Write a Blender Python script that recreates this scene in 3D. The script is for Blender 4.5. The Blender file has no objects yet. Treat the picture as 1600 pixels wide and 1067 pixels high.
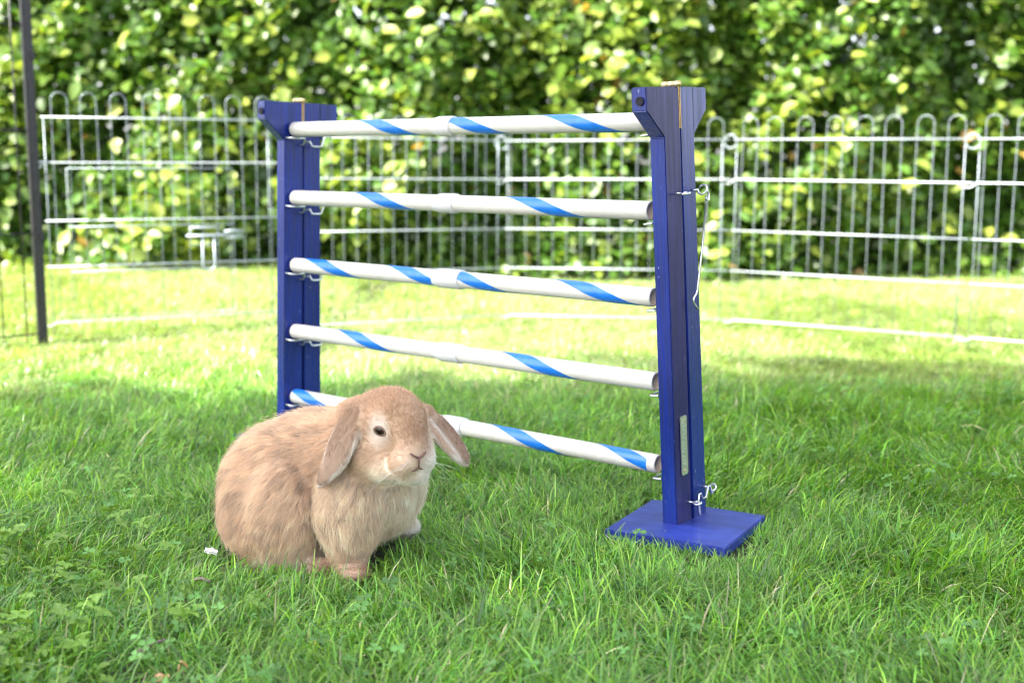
import bpy, bmesh, math, random
import numpy as np
from mathutils import Vector, Matrix, Euler, kdtree

random.seed(7)
rng = np.random.default_rng(7)
scene = bpy.context.scene
col = scene.collection
rad = math.radians

# ------------------------------------------------------------------ camera
cam_data = bpy.data.cameras.new('camera')
cam = bpy.data.objects.new('camera', cam_data)
col.objects.link(cam)
cam_data.sensor_width = 36.0
cam_data.lens = 43.49
cam_data.clip_start = 0.05
cam_data.clip_end = 500.0
cam.location = (0.0, 0.0, 0.473)
cam.rotation_euler = (Matrix.Rotation(rad(90 - 8.417), 3, 'X') @ Matrix.Rotation(0.0029, 3, 'Z')).to_euler()
cam_data.dof.use_dof = True
cam_data.dof.focus_distance = 1.44
cam_data.dof.aperture_fstop = 4.5
scene.camera = cam

# ------------------------------------------------------------------ sky and sun
SUN = Vector((-0.56, -0.34, 0.76)).normalized()          # direction towards the sun
world = bpy.data.worlds.new('World')
scene.world = world
world.use_nodes = True
wn = world.node_tree.nodes
sky = wn.new('ShaderNodeTexSky')
sky.sky_type = 'NISHITA'
sky.sun_disc = False
sky.sun_elevation = math.asin(SUN.z)
sky.sun_rotation = math.atan2(SUN.x, SUN.y)
sky.air_density = 1.0
sky.dust_density = 2.5
sky.ozone_density = 0.7
wn['Background'].inputs['Strength'].default_value = 0.135
neutral_sky = wn.new('ShaderNodeHueSaturation')                    # sky desaturated to take the blue cast out of its light
neutral_sky.inputs['Saturation'].default_value = 0.42
world.node_tree.links.new(sky.outputs[0], neutral_sky.inputs['Color'])
world.node_tree.links.new(neutral_sky.outputs[0], wn['Background'].inputs['Color'])

sun_data = bpy.data.lights.new('sun', 'SUN')
sun_data.energy = 4.6
sun_data.angle = rad(0.53)
sun_data.color = (1.0, 0.94, 0.84)
sun_ob = bpy.data.objects.new('sun', sun_data)
col.objects.link(sun_ob)
sun_ob.rotation_euler = SUN.to_track_quat('Z', 'Y').to_euler()
sun_ob.location = SUN * 20

scene.view_settings.view_transform = 'Standard'
scene.view_settings.look = 'None'
scene.view_settings.exposure = 2.4
scene.view_settings.gamma = 1.0
scene.render.engine = 'CYCLES'
scene.cycles.use_denoising = True
scene.cycles.denoising_prefilter = 'FAST'
scene.cycles.max_bounces = 6
scene.cycles.diffuse_bounces = 4
scene.cycles.glossy_bounces = 3
scene.cycles.transmission_bounces = 4
scene.cycles.adaptive_threshold = 0.01
scene.cycles.filter_width = 1.1
scene.cycles.transparent_max_bounces = 6
scene.cycles.caustics_reflective = False
scene.cycles.caustics_refractive = False
scene.cycles.sample_clamp_indirect = 6.0

# ------------------------------------------------------------------ helpers
def link(o, parent=None):
    col.objects.link(o)
    if parent is not None:
        o.parent = parent
    return o

def tag(o, label=None, cat=None, group=None, kind=None):
    if label: o['label'] = label
    if cat: o['category'] = cat
    if group: o['group'] = group
    if kind: o['kind'] = kind
    return o

def empty(name, loc, label, cat, group=None, rot=None):
    o = bpy.data.objects.new(name, None)
    o.empty_display_size = 0.05
    o.location = loc
    if rot is not None:
        o.rotation_euler = rot
    link(o)
    return tag(o, label, cat, group)

def mesh_from(name, verts, faces, mat=None, smooth=False):
    me = bpy.data.meshes.new(name)
    me.from_pydata([tuple(v) for v in verts], [], [tuple(f) for f in faces])
    if mat is not None:
        me.materials.append(mat)
    if smooth:
        me.polygons.foreach_set('use_smooth', [True] * len(me.polygons))
    me.update()
    return me

def add(name, me, parent=None, loc=None):
    o = bpy.data.objects.new(name, me)
    if loc is not None:
        o.location = loc
    return link(o, parent)

def bm_mesh(name, bm, mat, smooth=False):
    me = bpy.data.meshes.new(name)
    bmesh.ops.recalc_face_normals(bm, faces=bm.faces)
    bm.to_mesh(me)
    bm.free()
    if mat is not None:
        me.materials.append(mat)
    if smooth:
        me.polygons.foreach_set('use_smooth', [True] * len(me.polygons))
    return me

def box_mesh(name, size, mat, bevel=0.0015, center=(0, 0, 0)):
    bm = bmesh.new()
    bmesh.ops.create_cube(bm, size=1.0)
    bmesh.ops.scale(bm, vec=size, verts=bm.verts)
    if bevel:
        bmesh.ops.bevel(bm, geom=list(bm.edges), offset=bevel, segments=2, affect='EDGES')
    bmesh.ops.translate(bm, vec=center, verts=bm.verts)
    return bm_mesh(name, bm, mat)

def tube_geo(path, r, seg=8, closed=False, caps=True, radii=None):
    """verts, faces of a tube swept along a 3-D path"""
    P = [Vector(p) for p in path]
    n = len(P)
    V, Fc = [], []
    prev = None
    for i, p in enumerate(P):
        a = P[(i - 1) % n] if (closed or i > 0) else p
        b = P[(i + 1) % n] if (closed or i < n - 1) else p
        t = (b - a).normalized()
        if prev is None:
            ref = Vector((0, 0, 1)) if abs(t.z) < 0.9 else Vector((1, 0, 0))
            u = t.cross(ref).normalized()
        else:
            u = (prev - t * prev.dot(t)).normalized()
        prev = u
        w = t.cross(u)
        rr = radii[i] if radii else r
        for k in range(seg):
            an = 2 * math.pi * k / seg
            V.append(p + (u * math.cos(an) + w * math.sin(an)) * rr)
    m = n if closed else n - 1
    for i in range(m):
        for k in range(seg):
            k2 = (k + 1) % seg
            j = (i + 1) % n
            Fc.append((i * seg + k, i * seg + k2, j * seg + k2, j * seg + k))
    if caps and not closed:
        Fc.append(tuple(reversed(range(seg))))
        Fc.append(tuple((n - 1) * seg + k for k in range(seg)))
    return V, Fc

def tube_mesh(name, path, r, mat, seg=8, closed=False, radii=None):
    V, Fc = tube_geo(path, r, seg, closed, True, radii)
    return mesh_from(name, V, Fc, mat, True)

def smoothstep(x):
    x = np.clip(x, 0, 1)
    return x * x * (3 - 2 * x)

def wave(x, y, seed, f):
    """smooth pseudo-noise in about -1..1"""
    r = np.random.default_rng(seed)
    s = 0
    for k in range(6):
        a = r.uniform(0, 6.28); ff = f * r.uniform(.6, 1.7); ph = r.uniform(0, 6.28)
        s = s + np.sin((x * math.cos(a) + y * math.sin(a)) * ff + ph)
    return s / 3.2

def ground_z(x, y):
    x = np.asarray(x, float); y = np.asarray(y, float)
    rise = .046 * smoothstep((-x - .50) / .16) * smoothstep((y - 2.3) / .7)
    near = smoothstep((y - 2.2) / 1.0)
    return rise + near * (.005 * wave(x, y, 3, 2.2) - .038)

# ------------------------------------------------------------------ materials
def new_mat(name):
    m = bpy.data.materials.new(name)
    m.use_nodes = True
    nt = m.node_tree
    return m, nt, nt.nodes, nt.links, nt.nodes['Principled BSDF']

def mapping(N, Lk, scale):
    tc = N.new('ShaderNodeTexCoord'); mp = N.new('ShaderNodeMapping')
    mp.inputs['Scale'].default_value = scale
    Lk.new(tc.outputs['Object'], mp.inputs['Vector'])
    return mp.outputs['Vector']

def ramp(N, stops):
    r = N.new('ShaderNodeValToRGB')
    el = r.color_ramp.elements
    while len(el) < len(stops): el.new(0.5)
    for e, (p, c) in zip(el, stops):
        e.position = p; e.color = (*c, 1)
    return r

def noisy_mat(name, c1, c2, scale=(8, 8, 8), rough=.5, bump=.1, metallic=0.0, nscale=5.0, coat=0.0, detail=6, rough2=None, spec=.5):
    m, nt, N, Lk, B = new_mat(name)
    v = mapping(N, Lk, scale)
    no = N.new('ShaderNodeTexNoise'); no.inputs['Scale'].default_value = nscale; no.inputs['Detail'].default_value = detail
    Lk.new(v, no.inputs['Vector'])
    r = ramp(N, [(0.3, c1), (0.7, c2)])
    Lk.new(no.outputs['Fac'], r.inputs['Fac'])
    Lk.new(r.outputs['Color'], B.inputs['Base Color'])
    B.inputs['Roughness'].default_value = rough
    if rough2 is not None:
        mr = N.new('ShaderNodeMapRange'); mr.inputs['From Min'].default_value = .3; mr.inputs['From Max'].default_value = .7
        mr.inputs['To Min'].default_value = rough; mr.inputs['To Max'].default_value = rough2
        Lk.new(no.outputs['Fac'], mr.inputs['Value']); Lk.new(mr.outputs['Result'], B.inputs['Roughness'])
    B.inputs['Metallic'].default_value = metallic
    B.inputs['Specular IOR Level'].default_value = spec
    B.inputs['Coat Weight'].default_value = coat
    B.inputs['Coat Roughness'].default_value = .25
    if bump:
        bp = N.new('ShaderNodeBump'); bp.inputs['Strength'].default_value = bump; bp.inputs['Distance'].default_value = .001
        Lk.new(no.outputs['Fac'], bp.inputs['Height']); Lk.new(bp.outputs['Normal'], B.inputs['Normal'])
    return m

def leaf_mat(name, attr, rough=.45, trans=.45, tint=(1.25, 1.25, .55), objrand=.35, spec=.5):
    """two-sided leaf: glossy diffuse front plus light shining through; colour comes from a vertex attribute"""
    m, nt, N, Lk, B = new_mat(name)
    at = N.new('ShaderNodeAttribute'); at.attribute_name = attr
    oi = N.new('ShaderNodeObjectInfo')
    hs = N.new('ShaderNodeHueSaturation')
    mr = N.new('ShaderNodeMapRange'); mr.inputs['To Min'].default_value = 1 - objrand; mr.inputs['To Max'].default_value = 1 + objrand
    Lk.new(oi.outputs['Random'], mr.inputs['Value'])
    Lk.new(mr.outputs['Result'], hs.inputs['Value'])
    Lk.new(at.outputs['Color'], hs.inputs['Color'])
    Lk.new(hs.outputs['Color'], B.inputs['Base Color'])
    B.inputs['Roughness'].default_value = rough
    B.inputs['Specular IOR Level'].default_value = spec
    tr = N.new('ShaderNodeBsdfTranslucent')
    mx = N.new('ShaderNodeMix'); mx.data_type = 'RGBA'; mx.blend_type = 'MULTIPLY'; mx.inputs['Factor'].default_value = 1
    Lk.new(hs.outputs['Color'], mx.inputs[6]); mx.inputs[7].default_value = (*tint, 1)
    Lk.new(mx.outputs[2], tr.inputs['Color'])
    ms = N.new('ShaderNodeMixShader'); ms.inputs['Fac'].default_value = trans
    Lk.new(B.outputs[0], ms.inputs[1]); Lk.new(tr.outputs[0], ms.inputs[2])
    Lk.new(ms.outputs[0], N['Material Output'].inputs['Surface'])
    return m

def attr_mat(name, attr, rough=.7):
    m, nt, N, Lk, B = new_mat(name)
    at = N.new('ShaderNodeAttribute'); at.attribute_name = attr
    Lk.new(at.outputs['Color'], B.inputs['Base Color'])
    B.inputs['Roughness'].default_value = rough
    return m

M = {}
M['paint'] = noisy_mat('blue_wood_stain', (.005, .016, .115), (.012, .030, .225), (60, 60, 3), .36, .25, 0, 3.0, .0, 8, .22, .45)
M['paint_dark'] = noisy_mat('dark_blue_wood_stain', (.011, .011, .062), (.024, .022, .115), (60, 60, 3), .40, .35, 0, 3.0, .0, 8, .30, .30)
M['paint_plate'] = noisy_mat('blue_plate_stain', (.012, .026, .19), (.020, .040, .28), (5, 18, 18), .46, .08, 0, 3.0, .0, 8, .34, .5)
M['hole_disc'] = noisy_mat('hole_shade_black', (.001, .001, .006), (.003, .003, .012), (40, 40, 40), .8, .2)  # near-black colour stands in for the shade inside a drilled hole
M['tube'] = noisy_mat('white_plastic_tube', (.56, .535, .50), (.61, .585, .55), (20, 20, 20), .38, .03, 0, 4, 0, 4, .30)
M['sleeve'] = noisy_mat('white_plastic_sleeve', (.56, .55, .56), (.60, .59, .60), (20, 20, 20), .42, .03, 0, 4)
M['tube_in'] = noisy_mat('tube_inside', (.80, .62, .40), (.86, .68, .45), (60, 60, 60), .6, .1)
M['stripe'] = noisy_mat('blue_tape', (.009, .125, .50), (.013, .165, .60), (30, 30, 30), .28, .05, 0, 4)
M['zinc'] = noisy_mat('bright_zinc_wire', (.62, .64, .66), (.78, .79, .80), (90, 90, 90), .30, .1, .9, 4)
M['galv'] = noisy_mat('galvanised_wire', (.30, .35, .39), (.40, .45, .49), (60, 60, 60), .5, .1, .5, 4)
M['galv_bar'] = noisy_mat('bright_galvanised_bar', (.52, .57, .61), (.62, .67, .71), (60, 60, 60), .5, .1, .35, 4)
M['brass'] = noisy_mat('brass', (.62, .44, .20), (.80, .62, .34), (60, 60, 60), .32, .1, .9, 4)
M['black_metal'] = noisy_mat('black_coated_steel', (.018, .017, .020), (.034, .031, .036), (40, 40, 40), .42, .2, .2, 4)
M['plate_al'] = noisy_mat('aluminium_plate', (.56, .58, .55), (.66, .68, .64), (50, 50, 50), .30, .1, .85, 4)
M['bark'] = noisy_mat('bark', (.06, .045, .03), (.16, .12, .085), (10, 10, 3), .9, .8, 0, 5)
M['scrap'] = noisy_mat('pale_chip', (.62, .58, .54), (.78, .75, .72), (90, 90, 90), .7, .4)
M['shell'] = noisy_mat('nutshell', (.50, .22, .07), (.75, .50, .28), (120, 120, 120), .6, .3)
M['twig'] = noisy_mat('dry_twig', (.12, .085, .075), (.26, .20, .18), (90, 90, 90), .9, .5)
M['leaf'] = leaf_mat('hedge_leaf', 'tint', .40, .42, (1.35, 1.3, .6), .0, .6)
M['crown'] = leaf_mat('tree_leaf', 'tint', .5, .35, (1.3, 1.3, .5), .0)
M['grass'] = leaf_mat('grass_blade', 'tint', .30, .38, (1.35, 1.25, .5), .28, .55)
M['clover'] = leaf_mat('clover_leaf', 'tint', .5, .35, (1.3, 1.25, .55), .25, .4)

def nicks(m):
    """small pale chips and scuffs in the stain"""
    N, Lk = m.node_tree.nodes, m.node_tree.links
    B = N['Principled BSDF']
    src = B.inputs['Base Color'].links[0].from_socket
    v = mapping(N, Lk, (1, 1, .6))
    n1 = N.new('ShaderNodeTexNoise'); n1.inputs['Scale'].default_value = 170; n1.inputs['Detail'].default_value = 3
    n2 = N.new('ShaderNodeTexNoise'); n2.inputs['Scale'].default_value = 14; n2.inputs['Detail'].default_value = 5
    Lk.new(v, n1.inputs['Vector']); Lk.new(v, n2.inputs['Vector'])
    r1 = ramp(N, [(.715, (0, 0, 0)), (.745, (1, 1, 1))]); Lk.new(n1.outputs['Fac'], r1.inputs['Fac'])
    r2 = ramp(N, [(.35, (.70, .72, .78)), (.65, (1.25, 1.2, 1.15))]); Lk.new(n2.outputs['Fac'], r2.inputs['Fac'])
    m1 = N.new('ShaderNodeMix'); m1.data_type = 'RGBA'; m1.blend_type = 'MULTIPLY'; m1.inputs['Factor'].default_value = 1
    Lk.new(src, m1.inputs[6]); Lk.new(r2.outputs['Color'], m1.inputs[7])
    m2 = N.new('ShaderNodeMix'); m2.data_type = 'RGBA'
    Lk.new(r1.outputs['Color'], m2.inputs['Factor']); Lk.new(m1.outputs[2], m2.inputs[6]); m2.inputs[7].default_value = (.20, .21, .34, 1)
    Lk.new(m2.outputs[2], B.inputs['Base Color'])
for key in ('paint', 'paint_dark', 'paint_plate'):
    nicks(M[key])

# soil and lawn under the blades
def ground_material():
    m, nt, N, Lk, B = new_mat('lawn_ground')
    v = mapping(N, Lk, (1, 1, 1))
    n1 = N.new('ShaderNodeTexNoise'); n1.inputs['Scale'].default_value = 60; n1.inputs['Detail'].default_value = 8
    n2 = N.new('ShaderNodeTexNoise'); n2.inputs['Scale'].default_value = 3; n2.inputs['Detail'].default_value = 6
    Lk.new(v, n1.inputs['Vector']); Lk.new(v, n2.inputs['Vector'])
    r1 = ramp(N, [(.3, (.016, .024, .006)), (.55, (.032, .045, .010)), (.75, (.060, .055, .026))])
    r2 = ramp(N, [(.3, (.7, .7, .7)), (.7, (1.15, 1.15, 1.1))])
    Lk.new(n1.outputs['Fac'], r1.inputs['Fac']); Lk.new(n2.outputs['Fac'], r2.inputs['Fac'])
    mx = N.new('ShaderNodeMix'); mx.data_type = 'RGBA'; mx.blend_type = 'MULTIPLY'; mx.inputs['Factor'].default_value = 1
    Lk.new(r1.outputs['Color'], mx.inputs[6]); Lk.new(r2.outputs['Color'], mx.inputs[7])
    Lk.new(mx.outputs[2], B.inputs['Base Color'])
    B.inputs['Roughness'].default_value = .95
    bp = N.new('ShaderNodeBump'); bp.inputs['Strength'].default_value = .6; bp.inputs['Distance'].default_value = .01
    Lk.new(n1.outputs['Fac'], bp.inputs['Height']); Lk.new(bp.outputs['Normal'], B.inputs['Normal'])
    return m
M['ground'] = ground_material()

# ------------------------------------------------------------------ ground
def build_ground():
    xs = np.concatenate([[-150, -60, -25, -12, -8], np.linspace(-6, 6, 81), [8, 12, 25, 60, 150]])
    ys = np.concatenate([[-150, -60, -25, -12, -6], np.linspace(-4, 8, 81), [10, 14, 25, 60, 150]])
    X, Y = np.meshgrid(xs, ys)
    Z = ground_z(X, Y)
    V = np.stack([X, Y, Z], -1).reshape(-1, 3)
    nx = len(xs)
    Fc = [(j * nx + i, j * nx + i + 1, (j + 1) * nx + i + 1, (j + 1) * nx + i) for j in range(len(ys) - 1) for i in range(nx - 1)]
    o = add('ground', mesh_from('ground', V, Fc, M['ground'], True))
    tag(o, 'lawn soil under the grass', 'ground', kind='structure')
build_ground()

# ------------------------------------------------------------------ leaves (hedge and tree)
def leaf_cloud(name, P, Nrm, size, tint, mat, seed, aspect=.62):
    """many small folded leaves in one mesh; P points, Nrm normals, tint colours (n,3)"""
    r = np.random.default_rng(seed)
    n = len(P)
    Nrm = Nrm / np.linalg.norm(Nrm, axis=1, keepdims=True)
    T = r.normal(size=(n, 3)); T[:, 2] -= .5
    T -= Nrm * (T * Nrm).sum(1, keepdims=True)
    T /= np.linalg.norm(T, axis=1, keepdims=True)
    S = np.cross(Nrm, T)
    sz = size * r.uniform(.65, 1.25, n)
    prof = [(0, 0, 0), (.30, .42, .10), (.68, .36, .08), (1, 0, -.10), (.68, -.36, .08), (.30, -.42, .10), (.5, 0, 0)]
    V = np.zeros((n, 7, 3))
    for k, (a, b, c) in enumerate(prof):
        V[:, k] = P + T * (sz * (a - .5))[:, None] + S * (sz * b * aspect * 1.25)[:, None] + Nrm * (sz * c)[:, None]
    base = (np.arange(n) * 7)[:, None]
    tri = np.array([(0, 6, 1), (1, 6, 2), (2, 6, 3), (3, 6, 4), (4, 6, 5), (5, 6, 0)])
    Fc = (base[:, :, None] + tri[None]).reshape(-1, 3)
    me = bpy.data.meshes.new(name)
    me.vertices.add(n * 7); me.vertices.foreach_set('co', V.astype(np.float32).ravel())
    me.loops.add(len(Fc) * 3); me.loops.foreach_set('vertex_index', Fc.astype(np.int32).ravel())
    me.polygons.add(len(Fc)); me.polygons.foreach_set('loop_start', np.arange(0, len(Fc) * 3, 3, dtype=np.int32))
    me.update(calc_edges=True)
    a = me.attributes.new('tint', 'FLOAT_COLOR', 'POINT')
    C4 = np.ones((n, 7, 4), np.float32); C4[:, :, :3] = tint[:, None, :]
    a.data.foreach_set('color', C4.ravel())
    me.materials.append(mat)
    return me

HEDGE_Y = 5.15
def build_hedge():
    root = empty('hedge', (0, HEDGE_Y + .35, 0), 'tall clipped green hedge of broad leaves behind the wire pen', 'hedge')
    r = np.random.default_rng(21)
    n = 135000
    x = r.uniform(-4.6, 4.6, n); z = r.uniform(.0, 1, n) ** .95 * 2.0
    # leafy shell: dense near the front face, thin inside, lumpy
    lump = .13 * wave(x * 1.0, z * 1.0, 5, 5.0) + .07 * wave(x, z, 6, 13.0)
    side = r.random(n)
    depth = np.where(side < .52, np.abs(r.normal(0, .12, n)), r.uniform(0, 1.0, n))
    y = -.33 + lump + depth
    top = z > 1.95
    # hollows where fewer leaves hang, so that dark gaps open
    keep = (wave(x, z, 8, 9.0) + wave(x, z, 9, 21.0) * .8 + r.normal(0, .5, n) > -.75) | (depth > .18)
    z = z - .03
    P = np.stack([x, y, z], 1)[keep]
    n = len(P)
    Nn = r.normal(size=(n, 3)) * .55 + np.array([0, -.65, .75])
    hue = r.random(n)
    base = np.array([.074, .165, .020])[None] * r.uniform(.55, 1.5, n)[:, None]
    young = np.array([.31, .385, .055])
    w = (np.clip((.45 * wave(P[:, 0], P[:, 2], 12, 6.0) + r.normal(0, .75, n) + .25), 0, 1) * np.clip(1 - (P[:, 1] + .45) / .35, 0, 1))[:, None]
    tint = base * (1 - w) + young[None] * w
    brown = hue > .993
    tint[brown] = np.array([.42, .26, .06])
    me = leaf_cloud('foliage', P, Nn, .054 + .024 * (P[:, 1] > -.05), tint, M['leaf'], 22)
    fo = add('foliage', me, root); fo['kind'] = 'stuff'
    # the outermost leaves one by one
    shared = []
    for k in range(6):
        c = [(.075, .14, .018), (.20, .27, .05), (.055, .115, .016), (.33, .38, .07), (.10, .18, .02), (.42, .27, .07)][k]
        shared.append(leaf_cloud('leaf', np.zeros((1, 3)), np.array([[0., 0, 1.]]), .07, np.array([c]), M['leaf'], 40 + k))
    for i in range(300):
        lx = r.uniform(-2.3, 2.3); lz = r.uniform(.08, 1.25)
        ly = -.36 + .13 * wave(np.array(lx), np.array(lz), 5, 5.0) + .07 * wave(np.array(lx), np.array(lz), 6, 13.0) - r.uniform(0, .03)
        o = add('leaf', shared[r.choice(6, p=[.26, .2, .2, .18, .15, .01])], root, (lx, float(ly), lz))
        nv = Vector((r.normal() * .5, -.7 + r.normal() * .4, .75 + r.normal() * .35))
        o.rotation_euler = (nv.to_track_quat('Z', 'Y') @ Euler((0, 0, r.uniform(0, 6.28))).to_quaternion()).to_euler()
    # stems
    for i in range(26):
        sx = -4.4 + i * .352 + r.normal() * .05
        path = [Vector((sx, .08, -.05))]
        for k in range(1, 8):
            path.append(Vector((sx + r.normal() * .05, .08 + r.normal() * .05, k * .26)))
        add('stem', tube_mesh('stem', path, .016, M['bark'], 6, radii=[.022 - .0022 * k for k in range(8)]), root)
build_hedge()

def build_tree():
    hgt = 7.0
    c = Vector((.70, .32, 0)) + Vector((SUN.x, SUN.y, 0)) / SUN.z * hgt
    root = empty('garden_tree', (c.x, c.y, 0), 'tall leafy garden tree outside the view that shades the lawn', 'tree')
    r = np.random.default_rng(31)
    trunk = [Vector((.0, 0, -.1)), Vector((.05, 0, 1.5)), Vector((-.05, .08, 3.2)), Vector((0, .0, 5.0)), Vector((.1, 0, 6.8))]
    tr = add('trunk', tube_mesh('trunk', trunk, .2, M['bark'], 12, radii=[.26, .2, .17, .13, .05]), root)
    # clumps through a lumpy crown
    blobs = []
    for i in range(95):
        v = r.normal(size=3); v /= np.linalg.norm(v)
        q = v * r.uniform(.15, 1.0) ** .5
        blobs.append((np.array([q[0] * 2.2, q[1] * 2.2, hgt + q[2] * 1.35]), r.uniform(.45, .75)))
    # thin outer sprays that break up the edge of the shade
    sprays = []
    for i in range(26):
        a = r.uniform(0, 6.283); d = r.uniform(2.3, 3.5)
        sprays.append((np.array([d * math.cos(a), d * math.sin(a), hgt + r.uniform(-.9, .5)]), r.uniform(.18, .34)))
    for b, br in blobs[:14] + sprays:
        s = Vector((0, 0, r.uniform(3.6, 5.4)))
        e = Vector(b)
        mid = s.lerp(e, .5) + Vector((0, 0, -.15))
        add('limb', tube_mesh('limb', [s, mid, e], .05, M['bark'], 6, radii=[.075, .05, .015]), root)
    P, Nn = [], []
    for b, br in blobs + sprays:
        m = 260 if br > .4 else 45
        v = r.normal(size=(m, 3)); v /= np.linalg.norm(v, axis=1, keepdims=True)
        P.append(b + v * (br * r.uniform(.3, 1, m) ** .5)[:, None])
        Nn.append(v * .5 + r.normal(size=(m, 3)) * .5 + [0, 0, .8])
    P = np.concatenate(P); Nn = np.concatenate(Nn)
    tint = np.array([.05, .10, .02])[None] * r.uniform(.7, 1.4, len(P))[:, None]
    cr = add('crown', leaf_cloud('crown', P, Nn, .15, tint, M['crown'], 33), root)
    cr['kind'] = 'stuff'
build_tree()

# ------------------------------------------------------------------ wire pen
BAR_AT = (1.0, .782, .50, .275, 0.0)
def build_panel(x0, y0, z0, x1, y1, z1, label, H=.52, loops=8, ring=True, door=False, first=.045, last=.045):
    """one galvanised panel from (x0,y0) to (x1,y1); local x runs along it"""
    L = math.hypot(x1 - x0, y1 - y0)
    g0 = float(ground_z(x0, y0))
    root = empty('wire_panel', (x0, y0, z0), label, 'fence panel', 'galvanised wire pen panels',
                 (0, -math.atan2(z1 - z0, L), math.atan2(y1 - y0, x1 - x0)))
    rw, rb = .00095, .0018
    # side wires down into the turf
    for sx in (.012, L - .026):
        add('side_wire', tube_mesh('side_wire', [(sx, 0, -.03 if sx < .1 else .0), (sx, 0, H * .5), (sx, 0, H)], .0012, M['galv'], 6), root)
    for k, f in enumerate(BAR_AT):
        z = H * f
        if k == 1:      # hinge bar with a bent eye at both ends
            path = [(-.022, -.004, z - .012), (-.004, -.004, z - .012), (.012, -.004, z), (L - .01, -.004, z), (L + .010, -.004, z - .002)]
        elif k == 4:
            path = [(-.018, -.004, z - .008), (.006, -.004, z - .008), (.02, -.004, z), (L, -.004, z)]
        else:
            path = [(.004, -.004, z), (L * .5, -.004, z), (L - .004, -.004, z)]
        add('bar', tube_mesh('bar', path, rb, M['galv_bar'], 6), root)
    pitch = (L - first - last) / (loops - 1)
    # U-shaped wires
    hw = pitch * .265
    path = [(-hw, 0, -.002), (-hw, 0, H * .5), (-hw, 0, H + .062 - hw)]
    for q in range(1, 10):
        a = math.pi * (1 - q / 10)
        path.append((hw * math.cos(a), 0, H + .062 - hw + hw * math.sin(a)))
    path += [(hw, 0, H + .062 - hw), (hw, 0, H * .5), (hw, 0, -.002)]
    me = tube_mesh('looped_wire', path, rw, M['galv'], 6)
    for k in range(loops):
        o = add('looped_wire', me, root, (first + pitch * k, 0, 0))
        o.rotation_euler = (rng.normal() * .004, rng.normal() * .006, 0)
    if ring:
        rp = [(.019 * math.cos(a) - .004, -.008, H - .006 + .019 * math.sin(a)) for a in np.linspace(0, 2 * math.pi, 19)[:-1]]
        add('hinge_ring', tube_mesh('hinge_ring', rp, .0019, M['galv'], 6, closed=True), root)
    if door:
        # a door hung in the panel, closed with a sliding latch
        d = bpy.data.objects.new('door', tube_mesh('door', [(.060, -.012, H * .755), (L * .79, -.012, H * .755), (L * .79, -.012, H * .0 + .012), (.060, -.012, .012)], .0014, M['galv'], 6, closed=True))
        link(d, root)
        for f in (.47, .25):
            add('door_bar', tube_mesh('door_bar', [(.060, -.014, H * f), (L * .4, -.014, H * f), (L * .79, -.014, H * f)], .0015, M['galv'], 6), d)
        lx, lz = L * .60, H * .44
        add('latch_plate', tube_mesh('latch_plate', [(lx, -.016, lz + .008), (lx + .072, -.016, lz + .008), (lx + .072, -.016, lz - .038), (lx, -.016, lz - .038)], .0026, M['galv'], 6, closed=True), d)
        add('latch_bolt', tube_mesh('latch_bolt', [(lx - .012, -.020, lz - .014), (lx + .05, -.020, lz - .014), (lx + .135, -.020, lz - .012)], .0034, M['galv'], 6), d)
        for q in (0, 1):
            add('latch_keeper', tube_mesh('latch_keeper', [(lx + .088, -.018, lz - .022 + q * .018), (lx + .11, -.022, lz - .020 + q * .018), (lx + .14, -.018, lz - .021 + q * .018)], .0030, M['galv'], 6), d)
        hx = lx + .045
        hp = [(hx - .015, -.020, lz - .014), (hx - .016, -.020, lz - .09)]
        for q in range(1, 9):
            a = math.pi + math.pi * q / 9
            hp.append((hx + .016 * math.cos(a), -.020, lz - .09 + .016 * math.sin(a)))
        hp += [(hx + .016, -.020, lz - .09), (hx + .015, -.020, lz - .014)]
        add('latch_handle', tube_mesh('latch_handle', hp, .0028, M['galv'], 6), d)
        add('hinge_hook', tube_mesh('hinge_hook', [(.02, -.008, H * .784), (-.022, -.008, H * .784), (-.031, -.008, H * .772), (-.022, -.008, H * .758), (.0, -.008, H * .758)], .0026, M['galv'], 6), root)
    return root

FEN = [(-1.190, 3.150, .052), (-.640, 3.403, .052), (-.560, 3.428, .010), (-.024, 3.726, .004), (.632, 3.600, .008), (1.205, 3.262, .006), (1.72, 2.93, .006)]
build_panel(*FEN[0], *FEN[1], 'galvanised wire pen panel with a latched door beside the black post', ring=False, door=True, first=.050, last=.040)
build_panel(*FEN[2], *FEN[3], 'galvanised wire pen panel seen through the poles beside the blue stand behind the rabbit', ring=False)
build_panel(*FEN[3], *FEN[4], 'galvanised wire pen panel behind the pole ends and the blue stand with the name plate')
build_panel(*FEN[4], *FEN[5], 'galvanised wire pen panel standing clear of the stands, beyond the name-plate stand')
build_panel(*FEN[5], *FEN[6], 'galvanised wire pen panel cut off by the picture edge, next to a hinge ring')

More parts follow.
